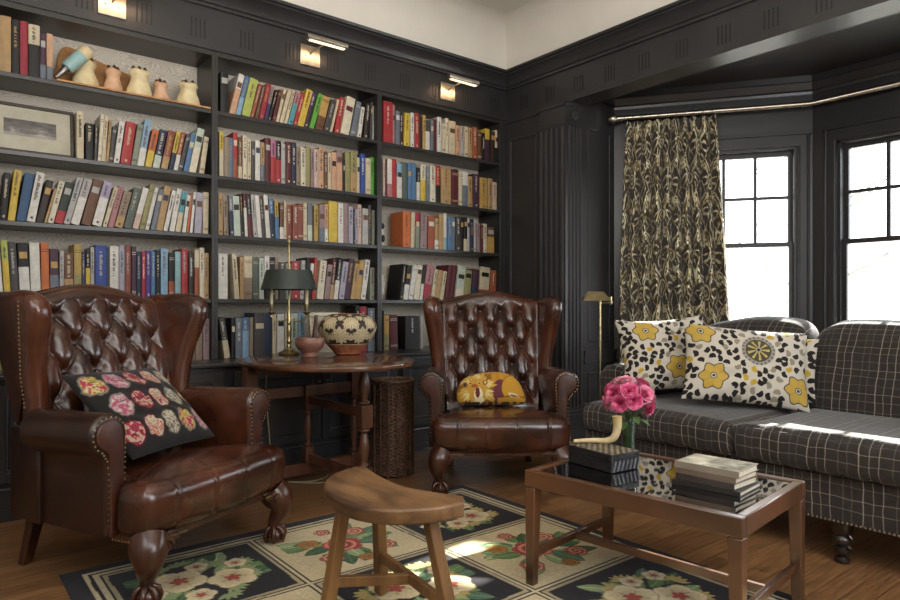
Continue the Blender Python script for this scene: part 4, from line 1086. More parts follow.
def turned(m, x, y, z0, z1, blocks, r=.026, b=.034, M=None):
    """turned leg with square blocks at given (z0,z1)"""
    z = z0
    for (a, c) in blocks + [(z1, z1)]:
        if a - z > .03:
            L = a - z; pr = [(r*.7, 0), (r*1.05, .008), (r*1.05, .016), (r*.6, .024), (r*.62, .03)]
            pr += [(r*(.62+.5*math.sin(PI*t)**1.3*(1-.25*t)), .03+(L-.06)*t) for t in [k/12 for k in range(1, 12)]]
            pr += [(r*.6, L-.03), (r*1.05, L-.02), (r*1.05, L-.01), (r*.7, L)]
            m.lathe(pr, 16, (x, y, z), M)
        if c > a: m.bx(x-b, x+b, y-b, y+b, a, c, M)
        z = c
    return m
yb = -.43
turned(MB(), -1.74, yb, .0, .69, [(0.02, .12), (.48, .69)], M=Ti).lathe([(.02, 0), (.03, .01), (.03, .02)], 12, (-1.74, yb, 0), Ti).build('leg', OAK_D, root, bevel=.002)
MB().bx(-2.46, -2.385, yb-.03, yb+.03, .0, .70, Ti).build('leg', OAK_D, root, bevel=.003)
turned(MB(), -2.07, yb-.02, .10, .57, [(.10, .20), (.42, .57)], .022, .027, Ti).build('gate_post', OAK_D, root, bevel=.002)
turned(MB(), -2.055, -1.07, .0, TZ-.026, [(0.03, .19), (.40, .52)], .029, .034, Ti).lathe([(.02, 0), (.032, .01), (.032, .03)], 12, (-2.055, -1.07, 0), Ti).build('gate_leg', OAK_D, root, bevel=.002)
MB().bx(-2.079, -2.052, -1.07, yb, .455, .505, Ti).build('gate_rail', OAK_D, root, bevel=.003)
MB().bx(-2.079, -2.052, -1.07, yb, .11, .16, Ti).build('gate_rail', OAK_D, root, bevel=.003)
MB().bx(-2.40, -1.75, yb-.018, yb+.018, .50, .565, Ti).build('rail', OAK_D, root, bevel=.003)
MB().bx(-2.40, -1.75, yb-.025, yb+.025, .03, .10, Ti).build('stretcher', OAK_D, root, bevel=.003)
MB().bx(-2.43, -1.74, yb-.10, yb-.08, .655, .728, Ti).bx(-2.43, -1.74, yb+.04, yb+.06, .655, .728, Ti).build('apron', OAK_D, root, bevel=.003)

# ------------------------------------------------------------------ bouillotte lamp, bowl, pestle, pot
lx, ly = -2.17, -.40
root = tag(empty('table_lamp', (lx, ly, TZ+.0006)), 'brass candlestick lamp with dark green shade on the oval table', 'lamp'); root.rotation_euler = (0, 0, R(-38))
MB().lathe([(0, 0), (.062, 0), (.064, .008), (.058, .014), (.045, .018), (.03, .028), (.024, .035), (0, .036)], 28).build('base', BRASS, root)
MB().lathe([(.012, .03), (.016, .05), (.011, .06), (.017, .075), (.010, .09), (.014, .12), (.017, .15), (.010, .175), (.016, .185), (.010, .20), (.013, .235), (.008, .25), (.0055, .26), (.0055, .66), (.004, .665)], 16).build('stem', BRASS, root)
MB().lathe([(.004, .655), (.010, .662), (.006, .668), (.009, .68), (.003, .692), (0, .694)], 12).build('finial', BRASS, root)
m = MB()
for s in (-1, 1):
    m.tube(spl([(0, 0, .22), (s*.03, 0, .20), (s*.07, 0, .20), (s*.105, 0, .225), (s*.105, 0, .25)], 6, False), .0045, 8)
m.build('arm', BRASS, root)
for s in (-1, 1):
    m = MB().lathe([(.006, .235), (.022, .248), (.023, .252), (.008, .255), (.012, .27), (.013, .30), (.009, .302)], 14, (s*.105, 0, 0)).build('candle_cup', BRASS, root)
    MB().lathe([(.010, .30), (.0105, .385), (.002, .39)], 12, (s*.105, 0, 0)).build('candle_sleeve', CREAMC, root)
ring = [(.163, .385), (.165, .387), (.133, .503), (.130, .503), (.160, .386), (.163, .385)]
MB().loft([[(r*math.cos(2*PI*k/48), r*math.sin(2*PI*k/48), z) for k in range(48)] for r, z in ring], cap=False).build('lamp_shade', SHADEG, root, ang=60)
m = MB(); [m.tube([(0, 0, .49), (.131*math.cos(a), .131*math.sin(a), .49)], .002, 6) for a in (0, 2.1, 4.2)]; m.build('shade_ring', BRASS, root)
bx0, by0 = -2.185, -.70
root = tag(empty('footed_bowl', (bx0, by0, TZ+.0006)), 'small reddish carved footed bowl in front of the lamp', 'bowl')
MB().loft([[(r*math.cos(2*PI*k/40), r*math.sin(2*PI*k/40), z) for k in range(40)] for r, z in ((.0, 0), (.044, 0), (.048, .006), (.042, .022), (.045, .03), (.066, .045), (.079, .065), (.083, .085), (.080, .105), (.077, .113), (.073, .113), (.074, .10), (.066, .07), (.04, .05), (0, .045))]).build('body', BOWLW, root, ang=60)
tag(MB().lathe([(.016, .0), (.015, .05), (.012, .10), (.010, .15), (.012, .165), (.008, .175), (0, .176)], 14).build('pestle', MAHOG, loc=(-2.155, -.69, TZ+.062), rot=(R(2), R(4), 0)), 'dark wooden pestle standing in the footed bowl', 'pestle')
# patterned pot
def pot():
    root = tag(empty('clay_pot', (-1.895, -.615, TZ+.0006)), 'large round pot with cream leaf pattern over a terracotta base', 'pot')
    prof = np.array(spl([(.0, .0), (.068, .0), (.086, .018), (.126, .064), (.160, .118), (.176, .162), (.169, .190), (.143, .216), (.110, .234), (.088, .242), (.082, .243)], 8, False))
    inner = np.array([(.079, .241), (.09, .225), (.12, .19), (.12, .1), (.05, .03), (.0, .03)])
    prof2 = np.concatenate([prof, inner]); nth = 420
    # refine profile
    d = np.r_[0, np.cumsum(np.hypot(*np.diff(prof, axis=0).T))]; s = np.linspace(0, d[-1], 220)
    pr = np.stack([np.interp(s, d, prof[:, 0]), np.interp(s, d, prof[:, 1])], -1)
    TH, Sg = np.meshgrid(np.linspace(0, 2*PI, nth, endpoint=False), s)
    Rr = pr[:, 0][:, None]; Z = pr[:, 1][:, None]
    P = np.stack([Rr*np.cos(TH), Rr*np.sin(TH), np.broadcast_to(Z, TH.shape)], -1)
    C = np.zeros(TH.shape + (3,)); C[:] = rgb('#a8694a'); C *= (.85 + .3*vnoise(TH*6, Sg*40, 4))[..., None]
    up = np.broadcast_to(Z, TH.shape) > .060; C[up] = rgb('#3a3029')
    A = TH*.165
    per = 2*PI*.165/8
    def fan(off, s0, base, L, W, count, spread, col):
        for q in range(count):
            ang = base + (q-(count-1)/2)*spread
            a = ((A - off + per/2) % per) - per/2
            mm, la, lb = leafmask(a, Sg, 0, s0, ang, L, W); mm &= up; C[mm] = rgb(col)
            C[mm & (np.abs(lb) < .0012) & (la > L*.15)] = rgb('#6a5a44')
    sm = np.interp(.105, pr[:, 1], s); sh = np.interp(.195, pr[:, 1], s); st_ = np.interp(.235, pr[:, 1], s)
    for off, s0, L, W in ((0, sm+.012, .060, .0145), (per/2, sh, .052, .0130)):
        fan(off, s0, 0, L, W, 10, 2*PI/10, '#cdbd98')
    fan(per/2, sm-.02, PI/2, .050, .011, 3, .6, '#cdbd98')
    fan(0, sh+.012, PI/2, .055, .010, 3, .5, '#d2c4a2')
    fan(per/2, st_+.012, -PI/2, .03, .008, 3, .7, '#d2c4a2')
    fan(per/4, sm+.05, PI/2, .035, .009, 1, 0, '#cdbd98'); fan(-per/4, sm+.05, PI/2, .035, .009, 1, 0, '#cdbd98')
    C[np.abs(Sg - np.interp(.064, pr[:, 1], s)) < .003] = rgb('#cdbd98')
    C[np.broadcast_to(Z, TH.shape) > .241] = rgb('#a98a63')
    npgrid('body', P, C, POTM, root, closed_u=True)
    MB().loft([[(r*math.cos(2*PI*k/60), r*math.sin(2*PI*k/60), z) for k in range(60)] for r, z in [(.082, .243)] + [tuple(q) for q in inner]], cap=False).build('inner_wall', TERRA, root, ang=60)
pot()
# wicker basket
root = tag(empty('wicker_basket', (-1.60, -.66, 0)), 'tall round dark wicker basket beside the oval table', 'basket')
rr = .128
m = MB(); nth, nz = 72, 52
m.loft([[((rr + .005*math.cos(PI*(k//2+j)) + .003*math.cos(2*PI*k/16))*math.cos(2*PI*k/nth), (rr + .005*math.cos(PI*(k//2+j)))*math.sin(2*PI*k/nth), .012 + .565*j/nz) for k in range(nth)] for j in range(nz+1)], cap=False)
m.loft([[((rr-.012)*math.cos(2*PI*k/nth), (rr-.012)*math.sin(2*PI*k/nth), z) for k in range(nth)] for z in (.575, .02)], cap=False)
m.lathe([(0, .012), (rr-.002, .012), (rr-.002, .025), (0, .025)], 40)
m.build('woven_wall', WICKER, root, ang=30, fix=True)
m = MB()
for k in range(16):
    a = 2*PI*k/16; m.tube([((rr+.004)*math.cos(a), (rr+.004)*math.sin(a), .0), ((rr+.004)*math.cos(a), (rr+.004)*math.sin(a), .575)], .005, 6)
m.build('stake', WICKER, root); root.children[-1]['kind'] = 'stuff'
m = MB(); q = [(rr*math.cos(2*PI*k/60), rr*math.sin(2*PI*k/60), .58 + .004*math.sin(k*PI*.8)) for k in range(61)]
m.tube(q, .011, 8); m.build('rim', WICKER, root)
# cord on the floor behind the table
pts = spl([(-2.27, -.30, .66), (-2.26, -.275, .5), (-2.25, -.29, .30), (-2.22, -.275, .10), (-2.16, -.30, .012), (-2.02, -.34, .006), (-1.93, -.40, .006), (-1.98, -.50, .006), (-2.1, -.53, .006), (-2.2, -.46, .006), (-2.05, -.60, .006), (-1.86, -.56, .006), (-1.80, -.47, .006)], 8, False)
tag(MB().tube(pts, .0042, 6).build('power_cord', CORDM), 'pale electric cord hanging behind the oval table and looping on the floor', 'cord')

# ------------------------------------------------------------------ half-moon stool
root = tag(empty('milking_stool', (-2.76, -2.33, .009)), 'worn half-moon wooden stool with three splayed legs on the rug', 'stool')
sx, sy = -2.76, -2.33
convex = [(-2.675, -2.03), (-2.74, -2.045), (-2.81, -2.085), (-2.87, -2.16), (-2.905, -2.265), (-2.908, -2.37), (-2.885, -2.46), (-2.83, -2.535), (-2.74, -2.585), (-2.645, -2.597)]
hollow = [(-2.603, -2.545), (-2.635, -2.45), (-2.66, -2.33), (-2.668, -2.22), (-2.66, -2.12), (-2.645, -2.055)]
pts = [(a-sx, b-sy) for a, b in resample(spl(convex, 8, False) + spl(hollow, 8, False), .006)]
if sum(pts[i-1][0]*pts[i][1]-pts[i][0]*pts[i-1][1] for i in range(len(pts))) < 0: pts = pts[::-1]
def sf(a, b, c):
    dish = .010*math.exp(-((a+.03)**2 + b*b)/.02) if c > 0 else 0
    return (a, b, .435 + c - dish + .006*abs(b)/.25)
MB().slab(pts, .048, .010, sf, 5).build('seat', STOOLW, root, ang=50)
legs = [((-2.825, -2.215), (-2.872, -2.165)), ((-2.655, -2.145), (-2.585, -2.06)), ((-2.70, -2.50), (-2.655, -2.585))]
def at(l, z): 
    t = 1 - z/.415; (a, b), (c, d) = l; return Vector((a + (c-a)*t - sx, b + (d-b)*t - sy, z))
for l in legs:
    MB().bar(at(l, .415), at(l, 0), .036, .036, .04, .04, up=(0, 1, 0)).build('leg', STOOLL, root, bevel=.004)
p, q = at(legs[1], .15), at(legs[2], .15)
MB().bar(p, q, .022, .034).build('stretcher', STOOLL, root, bevel=.003)
MB().bar(at(legs[0], .15), (p+q)/2, .022, .034).build('stretcher', STOOLL, root, bevel=.003)

# ------------------------------------------------------------------ coffee table
cr = R(6.4); cw_, cl = .575, .80; cxx, cyy, ch = -1.79, -2.69, .432
root = tag(empty('coffee_table', (cxx, cyy, 0), cr), 'low walnut coffee table with dark mirrored glass top on the rug', 'coffee table')
hw, hl = cw_/2, cl/2; t_ = .031
def rail(x0, x1, y0, y1, z0, z1, nm='rail', bev=.004): return MB().bx(x0, x1, y0, y1, z0, z1).build(nm, WALNUT, root, bevel=bev)
for s in (-1, 1):
    rail(min(s*(hw-t_), s*hw), max(s*(hw-t_), s*hw), -hl, hl, ch-.062, ch)
    rail(-hw+t_, hw-t_, min(s*(hl-t_), s*hl), max(s*(hl-t_), s*hl), ch-.062, ch)
for a in (-1, 1):
    for b in (-1, 1):
        w = .045
        c0 = (a*(hw-w/2-.001), b*(hl-w/2-.001)); c1 = (a*(hw-.020), b*(hl-.020))
        m = MB().loft([[(x+dx*k, y+dy*k, z) for dx, dy in ((-1, -1), (1, -1), (1, 1), (-1, 1))] for (x, y), z, k in ((c1, 0.003, .0165), (c1, .02, .017), (c0, ch-.064, .0225))])
        m.build('leg', WALNUT, root, bevel=.003)
for b in (-1, 1): MB().bar((-hw+.03, b*(hl-.03), .125), (hw-.03, b*(hl-.03), .125), .02, .03).build('stretcher', WALNUT, root, bevel=.003)
MB().bar((0, -hl+.03, .125), (0, hl-.03, .125), .02, .03).build('stretcher', WALNUT, root, bevel=.003)
MB().bx(-hw+t_-.004, hw-t_+.004, -hl+t_-.004, hl-t_+.004, ch-.02, ch-.006).build('glass_top', MIRROR, root)
GZ = ch - .0052
# stack of books
TB = Matrix.Translation((cxx, cyy, GZ)) @ Matrix.Rotation(cr, 4, 'Z')
bz = 0
STK = [(.185, .235, .016, 4, '#2a2725', 'bottom black book of the coffee table stack'), (.165, .21, .021, -1, '#4a4340', 'dark grey book second from the bottom of the coffee table stack'),
       (.168, .212, .018, 1, '#7a6a5c', 'taupe book with bright page edges second from top of the coffee table stack'), (.166, .222, .022, 3, '#94897a', 'top book of the coffee table stack with pale landscape photo cover')]
for i, (w, l, t, a, c, lab) in enumerate(STK):
    r0 = tag(empty('book', TB @ Vector((.03, -.19, bz)), cr + R(a-4)), lab, 'book', 'books stacked on the coffee table')
    mt = M('stack_book_cover_%d' % i, c, None, .35, scale=8)
    MB().bx(-w/2, w/2, -l/2, l/2, 0, .002).bx(-w/2, w/2, -l/2, l/2, t-.002, t).bx(-w/2, -w/2+.003, -l/2, l/2, .002, t-.002).build('cover', mt, r0)
    MB().bx(-w/2+.003, w/2-.005, -l/2+.004, l/2-.004, .002, t-.002).build('pages', PAPER, r0)
    if i == 3:
        U, V = np.meshgrid(np.linspace(0, 1, 70), np.linspace(0, 1, 90))
        g = .35 + .35*vnoise(U*4, V*5, 2) + .2*vnoise(U*14, V*12, 5); g = np.where(V > .6, g*.8 + .25, g); Cc = np.stack([g, g*.98, g*.88], -1)
        npgrid('cover_photo', np.stack([(-.5+.04)*w + U*w*.92, -l/2*.93 + V*l*.93, np.full_like(U, t+.0004)], -1), Cc, PICM, r0)
    bz += t + .0006
# woven box and horn
bxr = R(-5)
root = tag(empty('woven_box', (-1.817, -2.452, GZ+.0008), bxr), 'dark woven rectangular box on the coffee table behind the stool', 'box')
BOXM = M('black_woven_strips', '#2b2a2c', '#19181a', .35, scale=40, bump=.2); BOXS = M('grey_woven_strips', '#77797f', '#4a4c52', .3, scale=30, bump=.2)
m = MB().bx(-.074, .074, -.113, .113, 0, .058)
m.build('body', BOXM, root, bevel=.003)
m = MB().bx(-.076, .076, -.115, .115, .045, .068); m.build('lid', BOXM, root, bevel=.003)
m = MB()
for k in range(9):
    for q in range(15):
        if (k+q) % 2 == 0: m.bx(-.07 + .0156*k, -.07 + .0156*k + .0145, -.110+.0147*q, -.110+.0147*q+.0137, .068, .0692)
m.build('weave', M('tan_woven_strips', '#9c8f78', '#6d6250', .45, scale=40), root)
m = MB()
for k in range(7):
    x = -.066 + .022*k; m.bar((x, -.1135, .004), (x+.012, -.1145, .042), .008, .004, up=(0, 1, 0))
m.build('weave', BOXS, root)
H = Matrix.Translation((-1.817, -2.452, GZ+.0705)) @ Matrix.Rotation(bxr, 4, 'Z')
path = spl([(-.058, .10, .012), (-.02, .088, .012), (.02, .065, .012), (.048, .03, .013), (.062, .0, .03), (.068, -.012, .07), (.066, -.012, .115)], 8, False)
radii = [.007 + .012*(i/(len(path)-1))**1.2 for i in range(len(path))]
tag(MB().tube([tuple(H @ Vector(p)) for p in path], radii, 14).build('carved_horn', HORN, ang=60), 'pale gold carved horn curving up from the woven box behind the vase', 'ornament')
# vase with roses
vx, vy = -1.635, -2.442
root = tag(empty('glass_vase', (vx, vy, GZ)), 'clear flared glass vase holding pink roses on the coffee table', 'vase')
pr = [(0, 0), (.030, 0), (.031, .004), (.029, .03), (.029, .09), (.034, .14), (.040, .168), (.0375, .168), (.0315, .14), (.0265, .09), (.0265, .03), (.024, .014), (0, .012)]
MB().loft([[(r*math.cos(2*PI*k/40), r*math.sin(2*PI*k/40), z) for k in range(40)] for r, z in pr]).build('body', VGLASS, root, ang=70)
PETS = [M('pink_rose_petal_%d' % i, c, d, .55, scale=60, lo=.35, hi=.65) for i, (c, d) in enumerate((('#d8447f', '#e9a2b8'), ('#c62f6c', '#e07a9f'), ('#e58aa8', '#efc4cb')))]
r_ = random.Random(4)
def rose_mesh(seed):
    q = random.Random(seed); m = MB()
    for ringi, (cnt, r0, r1, h0, h1) in enumerate(((3, .003, .007, .0, .026), (4, .005, .013, -.002, .026), (5, .007, .020, -.005, .023), (6, .008, .0265, -.008, .016))):
        for k in range(cnt):
            a0 = 2*PI*k/cnt + ringi*.5 + q.uniform(-.15, .15); span = 2*PI/cnt*1.35
            def fn(u, v):
                a = a0 + (u-.5)*span*(1-.15*v); e = 1-(2*u-1)**2
                r = r0 + (r1-r0)*v**.8*(1+.1*e) ; z = h0 + (h1-h0)*v*(.72+.28*e)
                if v > .8: r += .004*(v-.8)/.2*(ringi+1)*.5
                return (r*math.cos(a), r*math.sin(a), z)
            m.grid(fn, 6, 5)
    m.sph((0, 0, -.008), (.009, .009, .010), 8, 6)
    return m
protos = []
fc = Vector((vx, vy, .667))
spots = []
for k in range(400):
    v = Vector((r_.gauss(0, 1), r_.gauss(0, 1), r_.gauss(.25, 1))).normalized()
    if v.z < -.45: continue
    if all((v - s).length > .55 for s in spots): spots.append(v)
WH = ['top', 'upper left', 'upper right', 'left', 'right', 'front', 'lower left', 'lower right', 'rear']
cam_r = Vector((math.sin(R(51.2)), -math.cos(R(51.2)), 0)); cam_f = Vector((math.cos(R(51.2)), math.sin(R(51.2)), 0))
def whr(v):
    a = v.dot(cam_r); f = -v.dot(cam_f)
    return ('%s%s' % ('upper ' if v.z > .45 else ('lower ' if v.z < -.1 else ''), 'left' if a < -.35 else ('right' if a > .35 else ('front' if f > 0 else 'back'))))
seen = {}
for i, v in enumerate(spots):
    d = whr(v); seen[d] = seen.get(d, 0) + 1
    k = r_.randrange(3)
    mt = PETS[k]
    tone = ('bright pink', 'deep pink', 'pale pink')[k]
    o = tag(empty('rose', fc + Vector((v.x*.082, v.y*.082, v.z*.070))), '%s rose in the %s of the vase bouquet, %s out there' % (tone, d, ORD[seen[d]-1]), 'rose', 'roses in the glass vase')
    o.rotation_euler = v.to_track_quat('Z', 'Y').to_euler()
    rose_mesh(i).build('bloom', mt, o, ang=180, fix=False)
    s0 = o.matrix_basis.inverted()
    base = fc + Vector((v.x*.06, v.y*.06, v.z*.05))
    na = 2.39996*i; nr_ = .004 + .020*((i+.5)/len(spots))**.5; neck = Vector((vx + nr_*math.cos(na), vy + nr_*math.sin(na), GZ+.14)); foot = Vector((vx + .92*nr_*math.cos(na), vy + .92*nr_*math.sin(na), GZ+.02 + .01*(i % 3)))
    MB().tube([tuple(s0 @ p) for p in (base, (base+neck)/2, neck, foot)], .0018, 6).build('stem', LEAF, o)
m = MB()
for k in range(9):
    a = k*.7; c = Vector((vx + .045*math.cos(a), vy + .045*math.sin(a), .60 - .012*(k % 3)))
    def fn(u, v, c=c, a=a):
        L = .045*v; W = .014*math.sin(PI*min(1, v*.98+.02)); return (c.x + L*math.cos(a) - (u-.5)*2*W*math.sin(a), c.y + L*math.sin(a) + (u-.5)*2*W*math.cos(a), c.z - .025*v*v + .004*abs(u-.5))
    m.grid(fn, 4, 6)
tag(m.build('rose_foliage', LEAF, ang=180, fix=False), 'green rose leaves spilling over the vase rim below the blooms', 'leaves', kind='stuff')
# ------------------------------------------------------------------ plaid sofa
SX, SY = -.5, -2.6
root = tag(empty('plaid_sofa', (SX, SY, 0)), 'long charcoal plaid sofa with pale grid lines under the bay windows', 'sofa')
Ti = Matrix.Translation((-SX, -SY, 0))
def L(x, y, z): return (x-SX, y-SY, z)
def rrect(pts, it=2):
    for _ in range(it):
        n = len(pts); pts = [q for i in range(n) for q in ((.8*pts[i][0]+.2*pts[(i+1) % n][0], .8*pts[i][1]+.2*pts[(i+1) % n][1]), (.2*pts[i][0]+.8*pts[(i+1) % n][0], .2*pts[i][1]+.8*pts[(i+1) % n][1]))]
    return pts
def ccw(p): return p if sum(p[i-1][0]*p[i][1]-p[i][0]*p[i-1][1] for i in range(len(p))) > 0 else p[::-1]
def chamf(pts, r):
    out = []
    n = len(pts)
    for i in range(n):
        a, b, c = Vector(pts[i-1]), Vector(pts[i]), Vector(pts[(i+1) % n])
        d1 = (a-b).normalized(); d2 = (c-b).normalized()
        p, q = b + d1*r, b + d2*r
        for k in range(6):
            t = k/5; out.append(tuple(p*(1-t)**2 + b*2*t*(1-t) + q*t*t))
    return out
XF, XB = -1.03, -.16
for i, pl in enumerate(([(XF, -1.70), (-.805, -1.70), (-.80, -1.785), (XB, -1.785), (XB, -2.555), (XF, -2.555)], [(XF, -2.567), (XB, -2.567), (XB, -3.405), (-.80, -3.405), (-.805, -3.49), (XF, -3.49)])):
    pts = resample(ccw(chamf(pl, .035)), .02)
    yc = -2.12 if i == 0 else -2.98
    def fn(a, b, c, yc=yc):
        cr_ = .016*max(0, 1-((b-yc)/.45)**2) if c > 0 else 0
        pk = .006*math.sin(b*55 + a*9)*(1 if abs(c) > .05 else .3) if a < -.97 else 0
        return L(a - .018*max(0, 1-(c/.09)**2)*(1 if a < -.9 else 0) + pk, b, .435 + c + cr_*(1 if a > -1 else .6))
    cu = MB().slab(pts, .155, .05, fn, 7).build('seat_cushion', PLAID, root, ang=80)
    m = MB()
    for zz in (.372, .502):
        m.tube([L(XF-.002 + (.012 if True else 0), y, zz) for y in [pl[0][1] if i == 0 else pl[0][1], -2.15 if i == 0 else -2.98, pl[-1][1]]], .0055, 8)
    m.build('piping', PLAID, cu)
# back cushions (rise in a soft hump)
for i, pts in enumerate(([(-1.80, .50), (-1.79, .72), (-1.82, .86), (-1.90, .93), (-2.04, .962), (-2.20, .985), (-2.36, .98), (-2.47, .955), (-2.53, .88), (-2.545, .72), (-2.54, .50)], [(-2.55, .50), (-2.548, .72), (-2.562, .88), (-2.62, .955), (-2.74, .975), (-3.0, .968), (-3.22, .955), (-3.34, .92), (-3.395, .83), (-3.40, .70), (-3.39, .50)])):
    o_ = ccw(resample(spl(pts, 5), .03))
    def fn(a, b, c):
        t = (b-.5)/.48
        return L(-.20 + .14*t + c - .03*math.sin(PI*min(1, max(0, t)))*(1 if c < 0 else .3), a, b - .05*t*(min(0, c-.03)/.13)**2)
    MB().slab(o_, .22, .06, fn, 10).build('back_cushion', PLAID, root, ang=80)
m = MB(); m.loft([[L(x, y, z) for y in (-3.66, -1.60)] + [L(x+d, y, z) for y in (-1.60, -3.66)] for x, z, d in ((-.12, .16, .18), (-.12, .5, .20), (-.02, .80, .14), (0, .84, .10))])
m.build('back_frame', PLAID, root, bevel=.02)
MB().bx(-1.0, .04, -3.62, -1.69, .168, .365, Ti).build('base', PLAID, root, bevel=.012)
m = MB()
for k in range(118): m.sph(L(-1.002, -1.70 - .0163*k, .176), (.004, .0052, .0052), 6, 4)
for k in range(20): m.sph(L(-.99 + .0163*k, -1.688, .176), (.0052, .004, .0052), 6, 4)
m.build('nailhead_trim', NICKEL, root)
for s, yc in ((1, -1.715), (-1, -3.545)):
    ao = [(yc+s*.075*-1, .30), (yc-s*.072, .52)] + [(yc + s*.100*math.cos(R(a)), .610 + .100*math.sin(R(a))) for a in (205, 180, 150, 120, 90, 60, 30, 0, -30, -55)] + [(yc+s*.05, .46), (yc+s*.045, .30)]
    ao = ccw(resample(ao, .02))
    MB().slab(ao, .76, .03, lambda a, b, c: L(-.42 + c, a, b), 5).build('arm', PLAID, root, ang=60)
for x, y in ((-.955, -1.76), (-.955, -2.985), (-.955, -3.57), (-.02, -1.76), (-.02, -3.57)):
    MB().lathe([(.026, 0), (.030, .004), (.030, .018), (.020, .026), (.022, .034), (.034, .044), (.034, .058), (.021, .066), (.023, .074), (.036, .086), (.036, .102), (.024, .112), (.026, .12), (.040, .134), (.040, .169)], 20, L(x, y, 0)).build('leg', TURNED, root, ang=50)

# ------------------------------------------------------------------ pharmacy floor lamp
fx, fy = -.15, -1.12
root = tag(empty('floor_lamp', (fx, fy, 0)), 'slim brass reading floor lamp with tent shade behind the sofa arm', 'lamp'); root.rotation_euler = (0, 0, R(-38))
MB().lathe([(0, 0), (.11, 0), (.115, .008), (.11, .018), (.03, .024), (.015, .04), (0, .041)], 32).build('base', BRASS_P, root)
MB().tube([(0, 0, .03), (0, 0, 1.055)], .0085, 12).build('post', BRASS_P, root)
MB().tube([(0, 0, 1.055), (0, 0, 1.075)], .012, 12).tube([(0, 0, 1.065), (.085, .02, 1.068)], .006, 8).sph((.085, .02, 1.068), .012).tube([(.085, .02, 1.055), (.085, .02, 1.11)], .007, 8).tube([(.085, .02, 1.10), (-.02, -.01, 1.105)], .005, 8).build('swing_arm', BRASS_P, root)
m = MB(); w, d, h = .10, .055, .065
tp = [(-w*.55, -.006), (w*.55, -.006), (w*.55, .006), (-w*.55, .006)]; bt = [(-w, -d), (w, -d), (w, d), (-w, d)]
m.loft([[(x-.03, y, 1.08) for x, y in bt], [(x-.03, y, 1.08+h) for x, y in tp], [(x*.97-.03, y*.97, 1.079+h*.9) for x, y in tp], [(x*.97-.03, y*.97, 1.08) for x, y in bt]], cap=False)
m.add([(x-.03, y, 1.08+h) for x, y in tp], [(0, 1, 2, 3)])
m.build('tent_shade', BRASS_P, root)

# ------------------------------------------------------------------ curtain and rod
def curtain():
    nu, nv = 420, 460
    u = np.linspace(0, 1, nu); z = np.linspace(2.522, .03, nv); U, Z = np.meshgrid(u, z)
    k = (2.545-Z)/2.5
    sl = .10 - .05*np.clip(k*2, 0, 1); sr = .775 + (.10)*np.clip(k*1.5, 0, 1)
    ph = 2*PI*9.5*U + .8*np.sin(U*9+1.0) + .25*np.sin(Z*1.6)
    amp = .030 + .018*np.clip(k*3, 0, 1) + .01*vnoise(U*6, Z*1.1, 3)
    s = sl + (sr-sl)*(U + .012*np.sin(ph*2)/9.5*3)
    nrm = .115 + amp*np.sin(ph) + .006*np.sin(2*ph+1)
    Tn = np.array(TW1)
    P = s[..., None]*Tn[:3, 0] + nrm[..., None]*Tn[:3, 1] + Z[..., None]*np.array([0, 0, 1]) + Tn[:3, 3]
    # woven pattern laid out on the flat cloth (1.5 m wide)
    A0, B0 = U*1.75, Z
    A = A0 + .07*(vnoise(A0*5, B0*5, 11)-.5) + .03*(vnoise(A0*14, B0*14, 12)-.5); B = B0 + .09*(vnoise(A0*4+7, B0*4, 13)-.5) + .03*(vnoise(A0*14, B0*14+3, 14)-.5)
    C = np.zeros(A.shape + (3,)); C[:] = rgb('#2a211b')
    dots = (np.sin(A*420) > .55) & (np.sin(B*420 + np.floor(A*420/(2*PI))*PI) > .55); 
    gold = rgb('#c4b58c')
    def cell(A, B, a0, b0):
        p = ((A-a0 + .175) % .35) - .175; q = ((B-b0 + .29) % .58) - .29
        return p, q
    pat = np.zeros(A.shape, bool); shade = np.zeros(A.shape, bool)
    for a0, b0 in ((0, 0), (.175, .29)):
        p, q = cell(A, B, a0, b0); ap = np.abs(p)
        r = np.hypot(p, q*.8); th = np.arctan2(q*.8, ap)
        shade |= (r < .035)
        pat |= (np.abs(r-.042) < .007) | (np.abs(r-.016) < .006)
        # acanthus feathers sweeping out of the medallion
        w = np.sin(13*th + 40*r); pat |= (r > .06) & (r < .115 + .035*np.cos(6*th)) & (w > .45) & (np.abs(th) < 1.45)
        # scrolls
        for cx, cy, rad in ((.10, .16, .035), (.075, -.17, .032), (.15, .08, .022)):
            d = np.hypot(ap-cx, q-cy); a = np.arctan2(q-cy, ap-cx); sp = (d - rad*(.35 + (a+PI)/(2*PI)*.65)); pat |= (np.abs(sp) < .006) & (d < rad*1.2); pat |= d < .008
        # stems
        pat |= (np.abs(ap - .03 - .10*np.sin((q+.05)*9)**2) < .005) & (np.abs(q) > .09)
        pat |= (np.abs(ap - .012*(1+np.cos(q*60))) < .005) & (np.abs(q) > .12)
    C[dots & ~shade] = rgb('#5d5140')
    n = vnoise(A*40, B*40, 5)
    C[pat] = gold*1.05; C[pat & (n > .55)] = rgb('#efe6c6'); C[pat & (n < .28)] = rgb('#8c7b4c'); C[shade & ~pat] = rgb('#171210')
    C *= (.85 + .3*vnoise(A*12, B*8, 6))[..., None]
    o = npgrid('curtain', P, C, CURM)
    sm = o.modifiers.new('Solidify', 'SOLIDIFY'); sm.thickness = .003
    return tag(o, 'dark curtain with cream and gold scroll brocade hanging left of the windows', 'curtain')
curtain()
root = tag(empty('curtain_rod', TW1 @ Vector((0, .115, 2.56))), 'pewter curtain rod with ball finial following the bay', 'curtain rod')
rl = Matrix.Translation(-Vector(root.location))
bend = TW1 @ Vector((1.475-.045, .115, 2.56)); p_end = TW2 @ Vector((2.0-.05, .115, 2.56)); q_end = TW3 @ Vector((1.35, .115, 2.56))
b1 = Vector((1.42-.115, TW2.translation.y - .036, 2.56))
